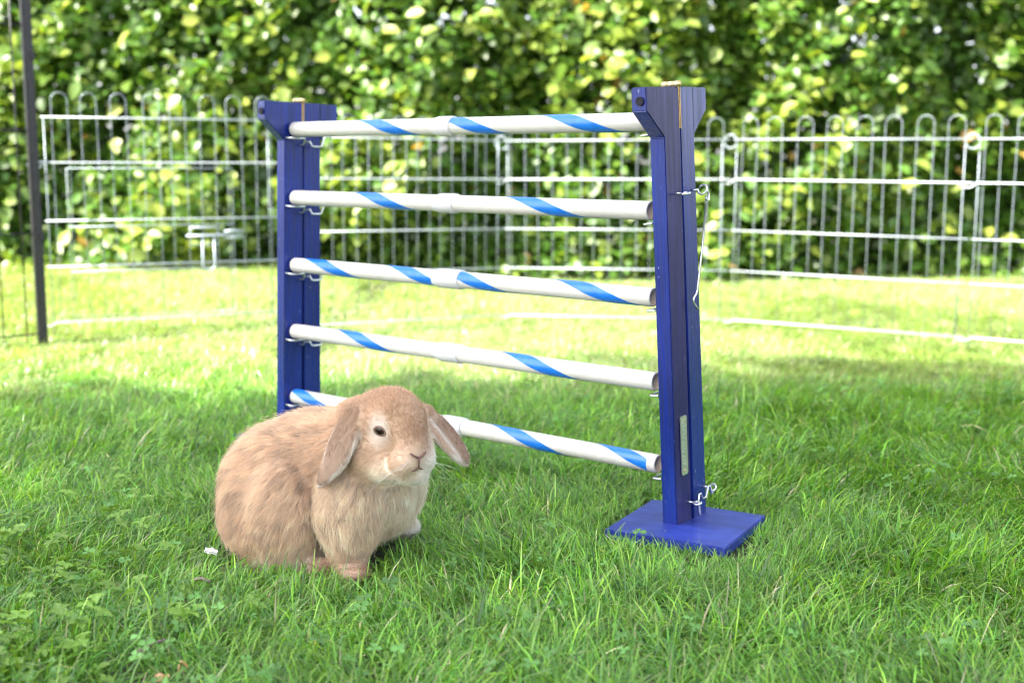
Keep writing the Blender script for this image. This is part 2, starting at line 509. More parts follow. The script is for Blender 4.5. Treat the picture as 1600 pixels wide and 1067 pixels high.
def build_black_panel():
    bx, by = -1.158, 3.02
    bz = float(ground_z(bx, by))
    dirx, diry = -.80, -.60
    root = empty('black_wire_panel', (bx, by, bz), 'tall black coated wire panel with a square steel post', 'fence panel', rot=(0, 0, math.atan2(diry, dirx)))
    bm = bmesh.new()
    bmesh.ops.create_cube(bm, size=1.0)
    bmesh.ops.scale(bm, vec=(.022, .022, 1.10), verts=bm.verts)
    bmesh.ops.translate(bm, vec=(0, 0, .52), verts=bm.verts)
    bmesh.ops.bevel(bm, geom=list(bm.edges), offset=.003, segments=2, affect='EDGES')
    add('post', bm_mesh('post', bm, M['black_metal']), root)
    L = .62
    wire = tube_mesh('wire', [(0, 0, -.05), (0, 0, .5), (0, 0, 1.04)], .0018, M['black_metal'], 6)
    for k in range(11):
        add('wire', wire, root, (.036 + k * .055, 0, 0))
    for k in range(5):
        add('bar', tube_mesh('bar', [(0, -.003, .03 + k * .247), (.3, -.003, .03 + k * .247), (L, -.003, .03 + k * .247)], .0024, M['black_metal'], 6), root)
    add('post', box_mesh('post', (.022, .022, 1.10), M['black_metal'], .003, (L, 0, .52)), root)
    for z in (.27, .70):
        add('clip', box_mesh('clip', (.012, .030, .02), M['black_metal'], .002, (-.008, 0, z)), root)
build_black_panel()

# ------------------------------------------------------------------ jump stands
BT, BW, GAP, SH = .0215, .0355, .0045, .548        # board thickness and width, gap between the boards, height
def prism(name, prof, sgn, half, mat, outer=None, bevel=.0011):
    """profile in (n, z), n away from the hinge line; extruded along x"""
    bm = bmesh.new()
    a = [bm.verts.new((-half, -sgn * n, z)) for n, z in prof]
    b = [bm.verts.new((half, -sgn * n, z)) for n, z in prof]
    bm.faces.new(a); bm.faces.new(list(reversed(b)))
    for i in range(len(prof)):
        j = (i + 1) % len(prof)
        bm.faces.new((a[i], b[i], b[j], a[j]))
    bmesh.ops.recalc_face_normals(bm, faces=bm.faces)
    bmesh.ops.bevel(bm, geom=list(bm.edges), offset=bevel, segments=2, affect='EDGES')
    me = bm_mesh(name, bm, M[mat])
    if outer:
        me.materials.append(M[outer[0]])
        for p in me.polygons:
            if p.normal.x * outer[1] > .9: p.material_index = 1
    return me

def board_mesh(sgn, outer=None):
    n0 = GAP / 2
    if sgn > 0:         # the near board is sawn from one piece, flare included
        return prism('board', [(n0, 0), (n0 + BW, 0), (n0 + BW, SH - .060), (n0 + BW + .037, SH - .028), (n0 + BW + .037, SH), (n0, SH)], sgn, BT / 2, 'paint', outer)
    return prism('board', [(n0, 0), (n0 + BW, 0), (n0 + BW, SH), (n0, SH)], sgn, BT / 2, 'paint', outer)

def flare_mesh(sgn, outer=None):
    n1 = GAP / 2 + BW - .0004; fl = .0374
    return prism('flare_block', [(n1, SH - .060), (n1 + fl, SH - .028), (n1 + fl, SH - .0006), (n1, SH - .0006)], sgn, BT / 2 - .0005, 'paint', outer)

def wire(name, path, r, parent, mat='zinc', seg=8):
    return add(name, tube_mesh(name, path, r, M[mat], seg), parent)

POLE_Z = [.0859 + .1078 * (4 - k) for k in range(5)]
PR = .0119                                          # pole radius
def build_stand(loc, yaw, lean, inner, plate_yaw, plate_off, label, outer_fittings):
    """local x runs along the poles, -y is the near side; inner=+1 when the poles lie on +x"""
    root = empty('jump_stand', loc, label, 'jump stand', 'blue jump stands')
    up = bpy.data.objects.new('upright', box_mesh('upright', (BT * .6, BW, .02), M['paint'], 0, (0, 0, .02)))
    up.data = box_mesh('upright', (BT * .7, .020, .010), M['paint'], .001, (0, 0, .012))
    up.name = 'upright'
    link(up, root)
    up.rotation_euler = (Matrix.Rotation(lean[0], 4, 'Y') @ Matrix.Rotation(lean[1], 4, 'X') @ Matrix.Rotation(yaw, 4, 'Z')).to_euler()
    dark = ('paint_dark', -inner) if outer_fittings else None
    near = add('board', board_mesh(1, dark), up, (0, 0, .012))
    far = add('board', board_mesh(-1), up, (0, 0, .012))
    add('flare_block', flare_mesh(-1), far)
    near.rotation_euler = (-.004, 0, -.03); far.rotation_euler = (.005, 0, .05)
    for sg in (-1, 1):
        bm = bmesh.new()
        bmesh.ops.create_cone(bm, cap_ends=True, segments=20, radius1=.0052, radius2=.0052, depth=.003,
                              matrix=Matrix.Translation((0, sg * (GAP / 2 + BW + .037 - .0008), SH - .004)) @ Matrix.Rotation(rad(90), 4, 'X'))
        add('hole_disc', bm_mesh('hole_disc', bm, M['hole_disc']), up)  # black disc set flush in the end face, no real recess
    # hinge across the top
    zt = SH + .012
    kn = bpy.data.objects.new('hinge', tube_mesh('hinge', [(-.013, -.001, zt + .0035), (0, -.001, zt + .0035), (.0125, -.001, zt + .0035)], .0036, M['brass'], 12))
    link(kn, up)
    for sg in (-1, 1):
        add('hinge_leaf', box_mesh('hinge_leaf', (.023, .0012, .052), M['brass'], .0004, (0, sg * .0015 - .001, zt - .024)), kn)
    for k in range(3):
        add('knuckle', tube_mesh('knuckle', [(-.0125 + k * .0087, -.001, zt + .0035), (-.0055 + k * .0087, -.001, zt + .0035)], .0041, M['brass'], 12), kn)
    # wire rests for the poles
    e0 = inner * BT / 2
    for z in POLE_Z:
        zz = z - PR - .0016
        ny = -(GAP / 2 + BW / 2)
        wire('pole_rest', [(e0 - inner * .004, ny + .012, zz - .010), (e0 + inner * .010, ny + .012, zz - .010), (e0 + inner * .014, ny + .012, zz - .004), (e0 + inner * .016, ny + .010, zz), (e0 + inner * .016, ny - .012, zz), (e0 + inner * .014, ny - .015, zz), (e0 + inner * .002, ny - .016, zz + .001)], .0015, up)
        fy = GAP / 2 + BW / 2 - .004
        wire('spare_rest', [(e0 - inner * .004, fy - .015, zz - .006), (e0 + inner * .012, fy - .015, zz - .006), (e0 + inner * .014, fy - .014, zz - .004), (e0 + inner * .014, fy - .010, zz - .0115), (e0 + inner * .014, fy - .006, zz - .0125), (e0 + inner * .014, fy + .006, zz - .0125), (e0 + inner * .014, fy + .010, zz - .0115), (e0 + inner * .014, fy + .015, zz + .001), (e0 + inner * .014, fy + .019, zz + .004), (e0 + inner * .014, fy + .030, zz + .003)], .0015, up)
    if outer_fittings:
        eo = -inner * BT / 2
        s = -inner
        ny = -(GAP / 2 + BW / 2)
        # name plate with stamped letters, screwed on
        bm = bmesh.new()
        pw, ph, q = .0150, .0765, .0028
        ring = []
        for cx, cy, a0 in ((pw / 2 - q, ph / 2 - q, 0), (-pw / 2 + q, ph / 2 - q, 90), (-pw / 2 + q, -ph / 2 + q, 180), (pw / 2 - q, -ph / 2 + q, 270)):
            for k in range(5):
                a = rad(a0 + k * 22.5)
                ring.append((cx + q * math.cos(a), cy + q * math.sin(a)))
        v0 = [bm.verts.new((eo + s * .0002, y + ny + .002, z + .116)) for y, z in ring]
        v1 = [bm.verts.new((eo + s * .0014, y + ny + .002, z + .116)) for y, z in ring]
        bm.faces.new(v1); bm.faces.new(list(reversed(v0)))
        for i in range(len(ring)):
            bm.faces.new((v0[i], v0[(i + 1) % len(ring)], v1[(i + 1) % len(ring)], v1[i]))
        pl = add('name_plate', bm_mesh('name_plate', bm, M['plate_al']), up)
        for zz in (.0835, .1485):
            bm = bmesh.new()
            bmesh.ops.create_cone(bm, cap_ends=True, segments=12, radius1=.0015, radius2=.0010, depth=.001, matrix=Matrix.Translation((eo + s * .0018, ny + .002, zz)) @ Matrix.Rotation(s * rad(90), 4, 'Y'))
            add('screw', bm_mesh('screw', bm, M['brass']), pl)
        # stamped strokes, running up the plate as they can still be made out
        strokes = [(.0905, [(-.004, .0), (.003, .0016)]), (.0905, [(-.003, .0024), (.0035, .0034)]), (.0955, [(-.004, 0), (-.001, .0012)]), (.0955, [(0.001, .0010), (.004, .002)]),
                   (.1005, [(-.003, 0), (-.0005, .001)]), (.1005, [(.001, .0016), (.0045, .002)]), (.1045, [(-.0005, 0), (.0045, .0048)]), (.1045, [(-.0045, .0014), (-.0035, .0014)]),
                   (.1105, [(-.002, 0), (-.0005, .0008)]), (.1105, [(.001, .0006), (.003, .0016)]), (.1145, [(-.004, 0), (-.0022, .0004)]), (.1145, [(-.0008, .0), (.0035, .0014)]),
                   (.1190, [(-.002, 0), (0, .0005)]), (.1190, [(.0014, .0006), (.004, .0010)]), (.1235, [(-.0045, -.001), (-.002, .001)]), (.1235, [(-.0005, .0006), (.0045, .0036)]),
                   (.1300, [(-.002, 0), (-.0005, .0006)]), (.1300, [(.001, .0006), (.0022, .0008)]), (.1345, [(-.0045, -.001), (-.001, .001)]), (.1345, [(0, .0004), (.003, .002)]),
                   (.1395, [(-.0045, -.001), (-.003, .0014)]), (.1395, [(-.003, .0014), (.002, .0022)]), (.1445, [(.0005, .001), (.003, 0)])]
        V, Fc = [], []
        for zc, pts in strokes:
            p3 = [(eo + s * .0015, ny + .002 - y, zc + z) for y, z in pts]
            v, f = tube_geo(p3, .00042, 5)
            Fc += [tuple(i + len(V) for i in ff) for ff in f]; V += v
        add('stamped_lettering', mesh_from('stamped_lettering', V, Fc, M['zinc'], True), pl)
        # eye screw on the near board, eye and long hanging hook on the far one
        def eye(name, y, z, r, tilt):
            pts = [(eo - s * .004, y, z), (eo + s * .008, y, z)]
            for k in range(0, 13):
                a = math.pi + 2 * math.pi * k / 13
                pts.append((eo + s * (.008 + r + r * math.cos(a)), y + r * math.sin(a) * math.cos(tilt), z + r * math.sin(a) * math.sin(tilt)))
            return wire(name, pts, .0014, up)
        zt2 = .432
        eye('eye_screw', ny + .004, zt2, .0052, 0.15)
        ey = GAP / 2 + BW * .62
        eye('eye_screw', ey, zt2 + .002, .0062, 1.1)
        hk = []
        hx = eo + s * .017
        for k in range(0, 12):
            a = rad(-60 + 330 * k / 11)
            hk.append((hx + .0002 * k * s, ey + .004 + .0046 * math.sin(a), zt2 - .006 + .0062 * math.cos(a)))
        hk += [(hx, ey + .004, zt2 - .016), (hx - s * .004, ey - .003, zt2 - .07), (hx - s * .008, ey - .011, zt2 - .122), (hx - s * .009, ey - .0125, zt2 - .127), (hx - s * .009, ey - .019, zt2 - .131), (hx - s * .009, ey - .020, zt2 - .136), (hx - s * .009, ey - .015, zt2 - .142), (hx - s * .009, ey - .009, zt2 - .147)]
        wire('long_hook', hk, .0015, up)
        # fastened hook and eye near the foot
        zb = .040
        eye('eye_screw', ny + .010, zb, .0048, .12)
        eye('eye_screw', GAP / 2 + BW * .80, zb + .010, .0046, .9)
        wire('short_hook', [(eo + s * .014, GAP / 2 + BW * .80, zb + .006), (eo + s * .012, GAP / 2 + BW * .74, zb + .003), (eo + s * .012, GAP / 2 + BW * .62, zb + .014), (eo + s * .012, GAP / 2 + BW * .5, zb + .014), (eo + s * .013, GAP / 2 + BW * .25, zb + .002), (eo + s * .014, GAP / 2 - .001, zb + .003), (eo + s * .014, -.003, zb + .011), (eo + s * .014, -.007, zb + .011), (eo + s * .014, -.0085, zb + .003), (eo + s * .0145, -.0075, zb - .012), (eo + s * .015, -.0065, zb - .018)], .0015, up)
    pm = box_mesh('base_plate', (.158, .158, .013), M['paint_plate'], .0012, (0, 0, .0085))
    pl = add('base_plate', pm, root, (plate_off[0], plate_off[1], .0))
    pl.rotation_euler = (0, 0, plate_yaw)
    return root

RAIL_DIR = Vector((.795, -.607, 0)); PERP = Vector((.607, .795, 0))
rs_near = Vector((.2055, 1.5400, 0))               # near board centre on the inner face
rs = rs_near + RAIL_DIR * (BT / 2) + PERP * (GAP / 2 + BW / 2)
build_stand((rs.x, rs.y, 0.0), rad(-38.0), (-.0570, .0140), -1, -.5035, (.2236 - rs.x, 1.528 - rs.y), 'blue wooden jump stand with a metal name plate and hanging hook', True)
dl = Vector((.7314, -.6820, 0)); pl_ = Vector((.6820, .7314, 0))
ls_near = Vector((-.362, 2.002, 0))
ls = ls_near - dl * (BT / 2 - .001) + pl_ * (GAP / 2 + BW / 2)
build_stand((ls.x, ls.y, 0.0), rad(-43.0), (.0221, 0.0), 1, rad(-45), (0, 0), 'blue wooden jump stand standing behind the rabbit', False)

# ------------------------------------------------------------------ poles
POLES = [  # left end, right end, sleeve start and end, stripe stations (left half), (right half)
    ((-.3470, 1.998), (.1665, 1.5335), (.322, .358), (.220,), (.390, .584)),
    ((-.3490, 1.998), (.1720, 1.5365), (.324, .362), (.211,), (.523,)),
    ((-.3510, 1.998), (.1780, 1.5400), (.320, .371), (.093, .285), (.393, .610)),
    ((-.3540, 1.998), (.1835, 1.5435), (.324, .369), (.173,), (.515,)),
    ((-.3560, 1.998), (.1890, 1.547), (.330, .374), (.045,), (.497, .683)),
]
POLE_LABEL = ['topmost white jump pole with blue spiral stripes, just under the stand tops',
              'second jump pole down from the top, white with blue spiral stripes',
              'middle jump pole of the five, white with blue spiral stripes',
              'fourth jump pole down, white with blue spiral stripes, just above the rabbit head',
              'lowest white jump pole with blue stripes, passing behind the rabbit']
def lathe_x(name, prof, mat, seg=28):
    V, Fc = [], []
    for x, r in prof:
        for k in range(seg):
            a = 2 * math.pi * k / seg
            V.append((x, r * math.cos(a), r * math.sin(a)))
    for i in range(len(prof) - 1):
        for k in range(seg):
            k2 = (k + 1) % seg
            Fc.append((i * seg + k, (i + 1) * seg + k, (i + 1) * seg + k2, i * seg + k2))
    return mesh_from(name, V, Fc, mat, True)

def stripe_mesh(station, lo, hi, hand=1.0):
    """a strip of tape wound round the tube; it crosses the near side at `station`"""
    pitch, width = .225, .050
    V, Fc = [], []
    nu, nw = 44, 6
    # winding parameter: angle from -pi..pi about the near-side angle, one turn
    for i in range(nu + 1):
        ang = -math.pi + 2 * math.pi * i / nu
        for j in range(nw + 1):
            s = station + pitch * ang / (2 * math.pi) + width * (j / nw - .5)
            s = min(max(s, lo), hi)
            th = math.pi - .25 + ang * hand   # near side is -y, a little above
            V.append((s, (PR + .00035) * math.cos(th), (PR + .00035) * math.sin(th)))
    for i in range(nu):
        for j in range(nw):
            a = i * (nw + 1) + j
            q = (a, a + 1, a + nw + 2, a + nw + 1)
            if max(abs(V[q[0]][0] - V[q[1]][0]), abs(V[q[2]][0] - V[q[3]][0])) > 1e-6:
                Fc.append(q)
    return mesh_from('stripe', V, Fc, M['stripe'], True)

def build_poles():
    for k, (A, B, sl, sL, sR) in enumerate(POLES):
        z = POLE_Z[k]
        a = Vector((A[0], A[1], z)); b = Vector((B[0], B[1], z))
        L = (b - a).length
        yaw = math.atan2(b.y - a.y, b.x - a.x)
        root = empty('jump_pole', a, POLE_LABEL[k], 'pole', 'striped jump poles', (0, 0, yaw))
        t = PR - .0018
        left = add('tube', lathe_x('tube', [(0, t), (.0006, PR - .0004), (.0012, PR), (.1, PR), (.2, PR), (sl[0] + .01, PR)], M['tube']), root)
        add('end_cap', lathe_x('end_cap', [(.0004, t), (.0004, .0001)], M['tube_in']), left)
        for s in sL:
            add('stripe', stripe_mesh(s, .002, sl[0] + .002), left)
        right = add('tube', lathe_x('tube', [(sl[1] - .012, PR), (.45, PR), (.55, PR), (L - .0012, PR), (L - .0005, PR - .0004), (L, t + .0002), (L, t), ], M['tube']), root)
        add('bore', lathe_x('bore', [(L, t), (L - .0006, t), (L - .0012, t), (L - .0012, .0001)], M['tube_in']), right)
        for s in sR:
            add('stripe', stripe_mesh(s, sl[1] - .006, L - .003 if k < 4 else L - .012), right)
        r2 = PR + .0022
        add('sleeve', lathe_x('sleeve', [(sl[0] - .004, PR - .0001), (sl[0] + .002, PR + .0008), (sl[0] + .008, r2), (sl[1] - .001, r2), (sl[1], r2 - .0004), (sl[1], PR - .0005)], M['sleeve']), root)
build_poles()

# ------------------------------------------------------------------ rabbit
RABBIT_BASE = (-0.1873, 1.3656, 0.0)
UPR = (1.0000, 0.0000, 0.0000, 0.0000, 0.1464, 0.9892, 0.0000, 0.9892, -0.1464)
RABBIT_PARTS = [
    ('E', (-0.0883, 0.0967, 0.0736), (0.0750, 0.0790, 0.0800), UPR, 0.030, (-0.5750, 0.2548, -0.7775), 'tan', 0.020, 0.35),
    ('E', (-0.0316, 0.0815, 0.1078), (0.0750, 0.0660, 0.0720), UPR, 0.040, (-0.8554, 0.4111, -0.3152), 'tan', 0.020, 0.33),
    ('E', (-0.0906, 0.0479, 0.0512), (0.0600, 0.0460, 0.0500), UPR, 0.030, (-0.3605, -0.0338, -0.9321), 'tan', 0.020, 0.35),
    ('E', (-0.0749, 0.0224, 0.0703), (0.0430, 0.0580, 0.0420), UPR, 0.008, (-0.5044, -0.0257, -0.8631), 'tan2', 0.020, 0.35),
    ('E', (0.0208, 0.0441, 0.0942), (0.0500, 0.0580, 0.0520), UPR, 0.020, (-0.0994, -0.0963, -0.9904), 'chest', 0.022, 0.35),
    ('E', (0.0444, 0.0613, 0.0739), (0.0220, 0.0360, 0.0340), UPR, 0.020, (0.0995, -0.1456, -0.9843), 'cream', 0.020, 0.40),
    ('E', (0.0400, 0.0333, 0.1032), (0.0400, 0.0400, 0.0420), UPR, 0.020, (0.0499, -0.1462, -0.9880), 'cream', 0.020, 0.38),
    ('E', (0.0028, 0.0016, 0.0801), (0.0360, 0.0520, 0.0340), UPR, 0.012, (-0.0994, -0.0963, -0.9904), 'chest', 0.022, 0.35),
    ('C', (0.0029, 0.0056, 0.0729), (0.0011, -0.0040, 0.0289), (0.0300, 0.0180), 0.020, (0.0000, -0.1464, -0.9892), 'chest', 0.014, 0.35),
    ('C', (0.0011, -0.0040, 0.0289), (0.0048, -0.0130, 0.0085), (0.0175, 0.0145), 0.012, (0.0000, -0.1464, -0.9892), 'paw', 0.008, 0.35),
    ('E', (0.0095, -0.0270, 0.0096), (0.0190, 0.0100, 0.0240), UPR, 0.010, (0.1881, -0.9719, -0.1415), 'paw', 0.007, 0.30),
    ('C', (0.0456, 0.0934, 0.0513), (0.0562, 0.1290, 0.0187), (0.0180, 0.0110), 0.012, (0.0000, -0.1464, -0.9892), 'cream', 0.012, 0.35),
    ('E', (0.0592, 0.1218, 0.0177), (0.0110, 0.0080, 0.0180), UPR, 0.010, (0.1881, -0.9719, -0.1415), 'white', 0.008, 0.30),
    ('E', (-0.0737, 0.0320, 0.0125), (0.0340, 0.0240, 0.0350), UPR, 0.020, (-0.3162, -0.1389, -0.9385), 'white', 0.014, 0.35),
    ('C', (-0.1153, 0.0355, 0.0020), (-0.0294, 0.0009, 0.0068), (0.0160, 0.0125), 0.012, (0.9117, -0.3716, -0.1754), 'paw', 0.008, 0.30),
    ('C', (0.0054, 0.0629, 0.1187), (0.0335, 0.0320, 0.1492), (0.0440, 0.0420), 0.035, (-0.6396, 0.3282, -0.6951), 'tan', 0.018, 0.40),
    ('E', (0.0031, -0.0435, 0.0145), (0.0055, 0.0055, 0.0080), UPR, 0.004, (0.1881, -0.9719, -0.1415), 'paw', 0.004, 0.30),
    ('E', (0.0108, -0.0485, 0.0148), (0.0055, 0.0055, 0.0080), UPR, 0.004, (0.1881, -0.9719, -0.1415), 'paw', 0.004, 0.30),
    ('E', (0.0176, -0.0454, 0.0152), (0.0055, 0.0055, 0.0080), UPR, 0.004, (0.1881, -0.9719, -0.1415), 'paw', 0.004, 0.30),
    ('E', (0.0429, 0.0148, 0.1696), (0.0420, 0.0420, 0.0460), UPR, 0.015, (-0.4947, 0.5939, 0.6344), 'face', 0.011, 0.33),
    ('E', (0.0534, -0.0004, 0.1898), (0.0310, 0.0260, 0.0340), UPR, 0.015, (-0.3715, 0.5891, 0.7176), 'face', 0.010, 0.30),
    ('E', (0.0328, -0.0029, 0.1454), (0.0310, 0.0300, 0.0310), UPR, 0.014, (-0.8296, 0.1293, -0.5432), 'cheek', 0.012, 0.35),
    ('E', (0.0790, -0.0025, 0.1483), (0.0190, 0.0270, 0.0300), UPR, 0.015, (0.6155, 0.5368, -0.5771), 'cream', 0.010, 0.35),
    ('C', (0.0695, -0.0210, 0.1869), (0.0815, -0.0513, 0.1599), (0.0220, 0.0160), 0.016, (-0.2628, 0.5910, 0.7626), 'bridge', 0.006, 0.25),
    ('E', (0.0712, -0.0553, 0.1466), (0.0180, 0.0150, 0.0180), UPR, 0.012, (-0.9035, 0.3369, -0.2648), 'muzzle', 0.007, 0.30),
    ('E', (0.0904, -0.0410, 0.1474), (0.0125, 0.0155, 0.0170), UPR, 0.008, (0.7620, 0.6096, -0.2186), 'white', 0.007, 0.30),
    ('E', (0.0786, -0.0455, 0.1305), (0.0165, 0.0105, 0.0150), UPR, 0.008, (-0.1078, 0.0713, -0.9916), 'chin', 0.009, 0.35),
    ('E', (0.0550, -0.0264, 0.1299), (0.0230, 0.0130, 0.0220), UPR, 0.012, (-0.5185, 0.0837, -0.8510), 'cream', 0.011, 0.35),
    ('E', (0.0365, -0.0182, 0.1855), (0.0170, 0.0100, 0.0120), (0.8192, 0.0840, 0.5674, -0.5736, 0.1199, 0.8103, 0.0000, 0.9892, -0.1464), 0.012, (-0.4444, 0.5535, 0.7043), 'face', 0.008, 0.30),
    ('E', (0.0104, 0.0089, 0.1842), (0.0160, 0.0220, 0.0200), (-0.3246, -0.3193, -0.8903, -0.6896, 0.7241, -0.0082, -0.6474, -0.6113, 0.4552), 0.014, (-0.4061, -0.1338, -0.9040), 'tan', 0.010, 0.35),
    ('E', (-0.0013, -0.0212, 0.1586), (0.0435, 0.0195, 0.0062), (-0.3986, -0.1145, -0.9099, -0.7325, 0.6368, 0.2408, -0.5519, -0.7625, 0.3377), 0.003, (-0.3982, -0.1833, -0.8988), 'ear', 0.006, 0.24),
    ('E', (-0.0170, -0.0256, 0.1283), (0.0185, 0.0115, 0.0052), (-0.5069, -0.1061, -0.8554, -0.6904, 0.6441, 0.3293, -0.5161, -0.7575, 0.3998), 0.003, (-0.4547, -0.1801, -0.8722), 'ear', 0.006, 0.24),
    ('E', (0.0834, 0.0315, 0.1795), (0.0100, 0.0140, 0.0140), (0.7022, 0.0130, -0.7118, -0.3756, -0.8426, -0.3859, 0.6048, -0.5383, 0.5869), 0.016, (0.7071, -0.1035, -0.6995), 'tan', 0.008, 0.30),
    ('E', (0.1102, 0.0233, 0.1587), (0.0370, 0.0180, 0.0056), (0.6221, -0.0947, -0.7772, -0.4920, -0.8195, -0.2939, 0.6091, -0.5652, 0.5564), 0.006, (0.6222, -0.1146, -0.7744), 'ear', 0.006, 0.24),
    ('E', (0.1255, 0.0225, 0.1393), (0.0180, 0.0112, 0.0046), (0.5999, -0.0973, -0.7942, -0.5691, -0.7496, -0.3381, 0.5624, -0.6547, 0.5050), 0.006, (0.6222, -0.1146, -0.7744), 'ear', 0.006, 0.24),
]
EYE_NEAR = (0.0424, -0.0347, 0.1761)
EYE_FAR = (0.0808, 0.0244, 0.1660)
NOSE = (0.0863, -0.0781, 0.1565)
MOUTH = (0.0807, -0.0700, 0.1425)
VIEW = (0.0000, 0.9892, -0.1464)

RB = np.array(RABBIT_BASE)

def prim_sdf(q, P):
    if q[0] == 'E':
        _, c, r, fr = q[:4]
        R = np.array(fr).reshape(3, 3)
        X = (P - np.array(c)) @ R.T
        r = np.array(r)
        k0 = np.linalg.norm(X / r, axis=-1); k1 = np.linalg.norm(X / (r * r), axis=-1)
        return np.where(k1 > 1e-6, k0 * (k0 - 1) / np.maximum(k1, 1e-6), -r.min())
    _, a, b, r = q[:4]
    a = np.array(a); b = np.array(b)
    ab = b - a
    t = np.clip(((P - a) @ ab) / (ab @ ab), 0, 1)
    return np.linalg.norm(P - a - t[..., None] * ab, axis=-1) - (r[0] + (r[1] - r[0]) * t)

def rabbit_sdf(P):
    d = None
    for q in RABBIT_PARTS:
        e = prim_sdf(q, P); k = q[4]
        if d is None: d = e
        else:
            h = np.clip(.5 + .5 * (d - e) / k, 0, 1)
            d = d + (e - d) * h - k * h * (1 - h)
    return d

def surface_nets(f, lo, h):
    s = f < 0
    nx, ny, nz = f.shape
    cs = np.zeros((nx - 1, ny - 1, nz - 1), int)
    for dx in (0, 1):
        for dy in (0, 1):
            for dz in (0, 1):
                cs += s[dx:nx - 1 + dx, dy:ny - 1 + dy, dz:nz - 1 + dz]
    act = (cs > 0) & (cs < 8)
    idx = -np.ones(act.shape, int); idx[act] = np.arange(act.sum())
    ii, jj, kk = np.nonzero(act)
    acc = np.zeros((len(ii), 3)); cnt = np.zeros(len(ii))
    corners = [(a, b, c) for a in (0, 1) for b in (0, 1) for c in (0, 1)]
    for p in corners:
        for ax in range(3):
            if p[ax]: continue
            q = list(p); q[ax] = 1
            fa = f[ii + p[0], jj + p[1], kk + p[2]]; fb = f[ii + q[0], jj + q[1], kk + q[2]]
            m = (fa < 0) != (fb < 0)
            t = np.where(m, fa / np.where(np.abs(fa - fb) < 1e-12, 1, fa - fb), 0)
            pt = np.tile(np.array(p, float), (len(ii), 1)); pt[:, ax] += t
            acc[m] += pt[m]; cnt[m] += 1
    V = (np.stack([ii, jj, kk], 1) + acc / cnt[:, None]) * h + lo
    faces = []
    for ax in range(3):
        a, b = [(1, 2), (2, 0), (0, 1)][ax]
        sl0 = [slice(None)] * 3; sl1 = [slice(None)] * 3
        sl0[ax] = slice(0, -1); sl1[ax] = slice(1, None)
        s0 = s[tuple(sl0)]; s1 = s[tuple(sl1)]
        e = np.argwhere(s0 != s1)
        ok = (e[:, a] > 0) & (e[:, b] > 0) & (e[:, a] < f.shape[a] - 1) & (e[:, b] < f.shape[b] - 1)
        e = e[ok]
        sgn = s0[e[:, 0], e[:, 1], e[:, 2]]
        def cell(da, db):
            c = e.copy(); c[:, a] += da; c[:, b] += db
            return idx[c[:, 0], c[:, 1], c[:, 2]]
        q = np.stack([cell(-1, -1), cell(0, -1), cell(0, 0), cell(-1, 0)], 1)
        q[~sgn] = q[~sgn][:, ::-1]
        faces.append(q)
    return V, np.concatenate(faces)

COAT = {'tan': (.72, .525, .375), 'tan2': (.745, .56, .41), 'chest': (.805, .645, .485), 'cream': (.85, .735, .60), 'white': (.91, .875, .83),
        'face': (.61, .41, .27), 'cheek': (.71, .53, .38), 'bridge': (.42, .27, .17), 'muzzle': (.67, .50, .36), 'chin': (.88, .83, .75),
        'ear': (.30, .195, .135), 'paw': (.50, .33, .23)}

def rabbit_fields(P, sharp=.0045):
    """blended coat colour, flow direction, length and lift at points near the surface"""
    w = np.stack([np.exp(-np.clip(prim_sdf(q, P), -.02, .2) / sharp) for q in RABBIT_PARTS], 1)
    w /= w.sum(1, keepdims=True)
    C = w @ np.array([COAT[q[6]] for q in RABBIT_PARTS])
    Fl = w @ np.array([q[5] for q in RABBIT_PARTS])
    Ln = w @ np.array([q[7] for q in RABBIT_PARTS])
    Li = w @ np.array([q[8] for q in RABBIT_PARTS])
    return C, Fl, Ln, Li

def grad(P, e=.0015):
    g = np.stack([rabbit_sdf(P + np.array(d) * e) - rabbit_sdf(P - np.array(d) * e) for d in ((1, 0, 0), (0, 1, 0), (0, 0, 1))], 1)
    return g / np.maximum(np.linalg.norm(g, axis=1, keepdims=True), 1e-9)

def onto_surface(p, d):
    """march from outside towards the body along d"""
    p = np.array(p, float) - np.array(d) * .12
    for _ in range(80):
        p = p + np.array(d) * float(rabbit_sdf(p[None])[0]) * .8
    return p

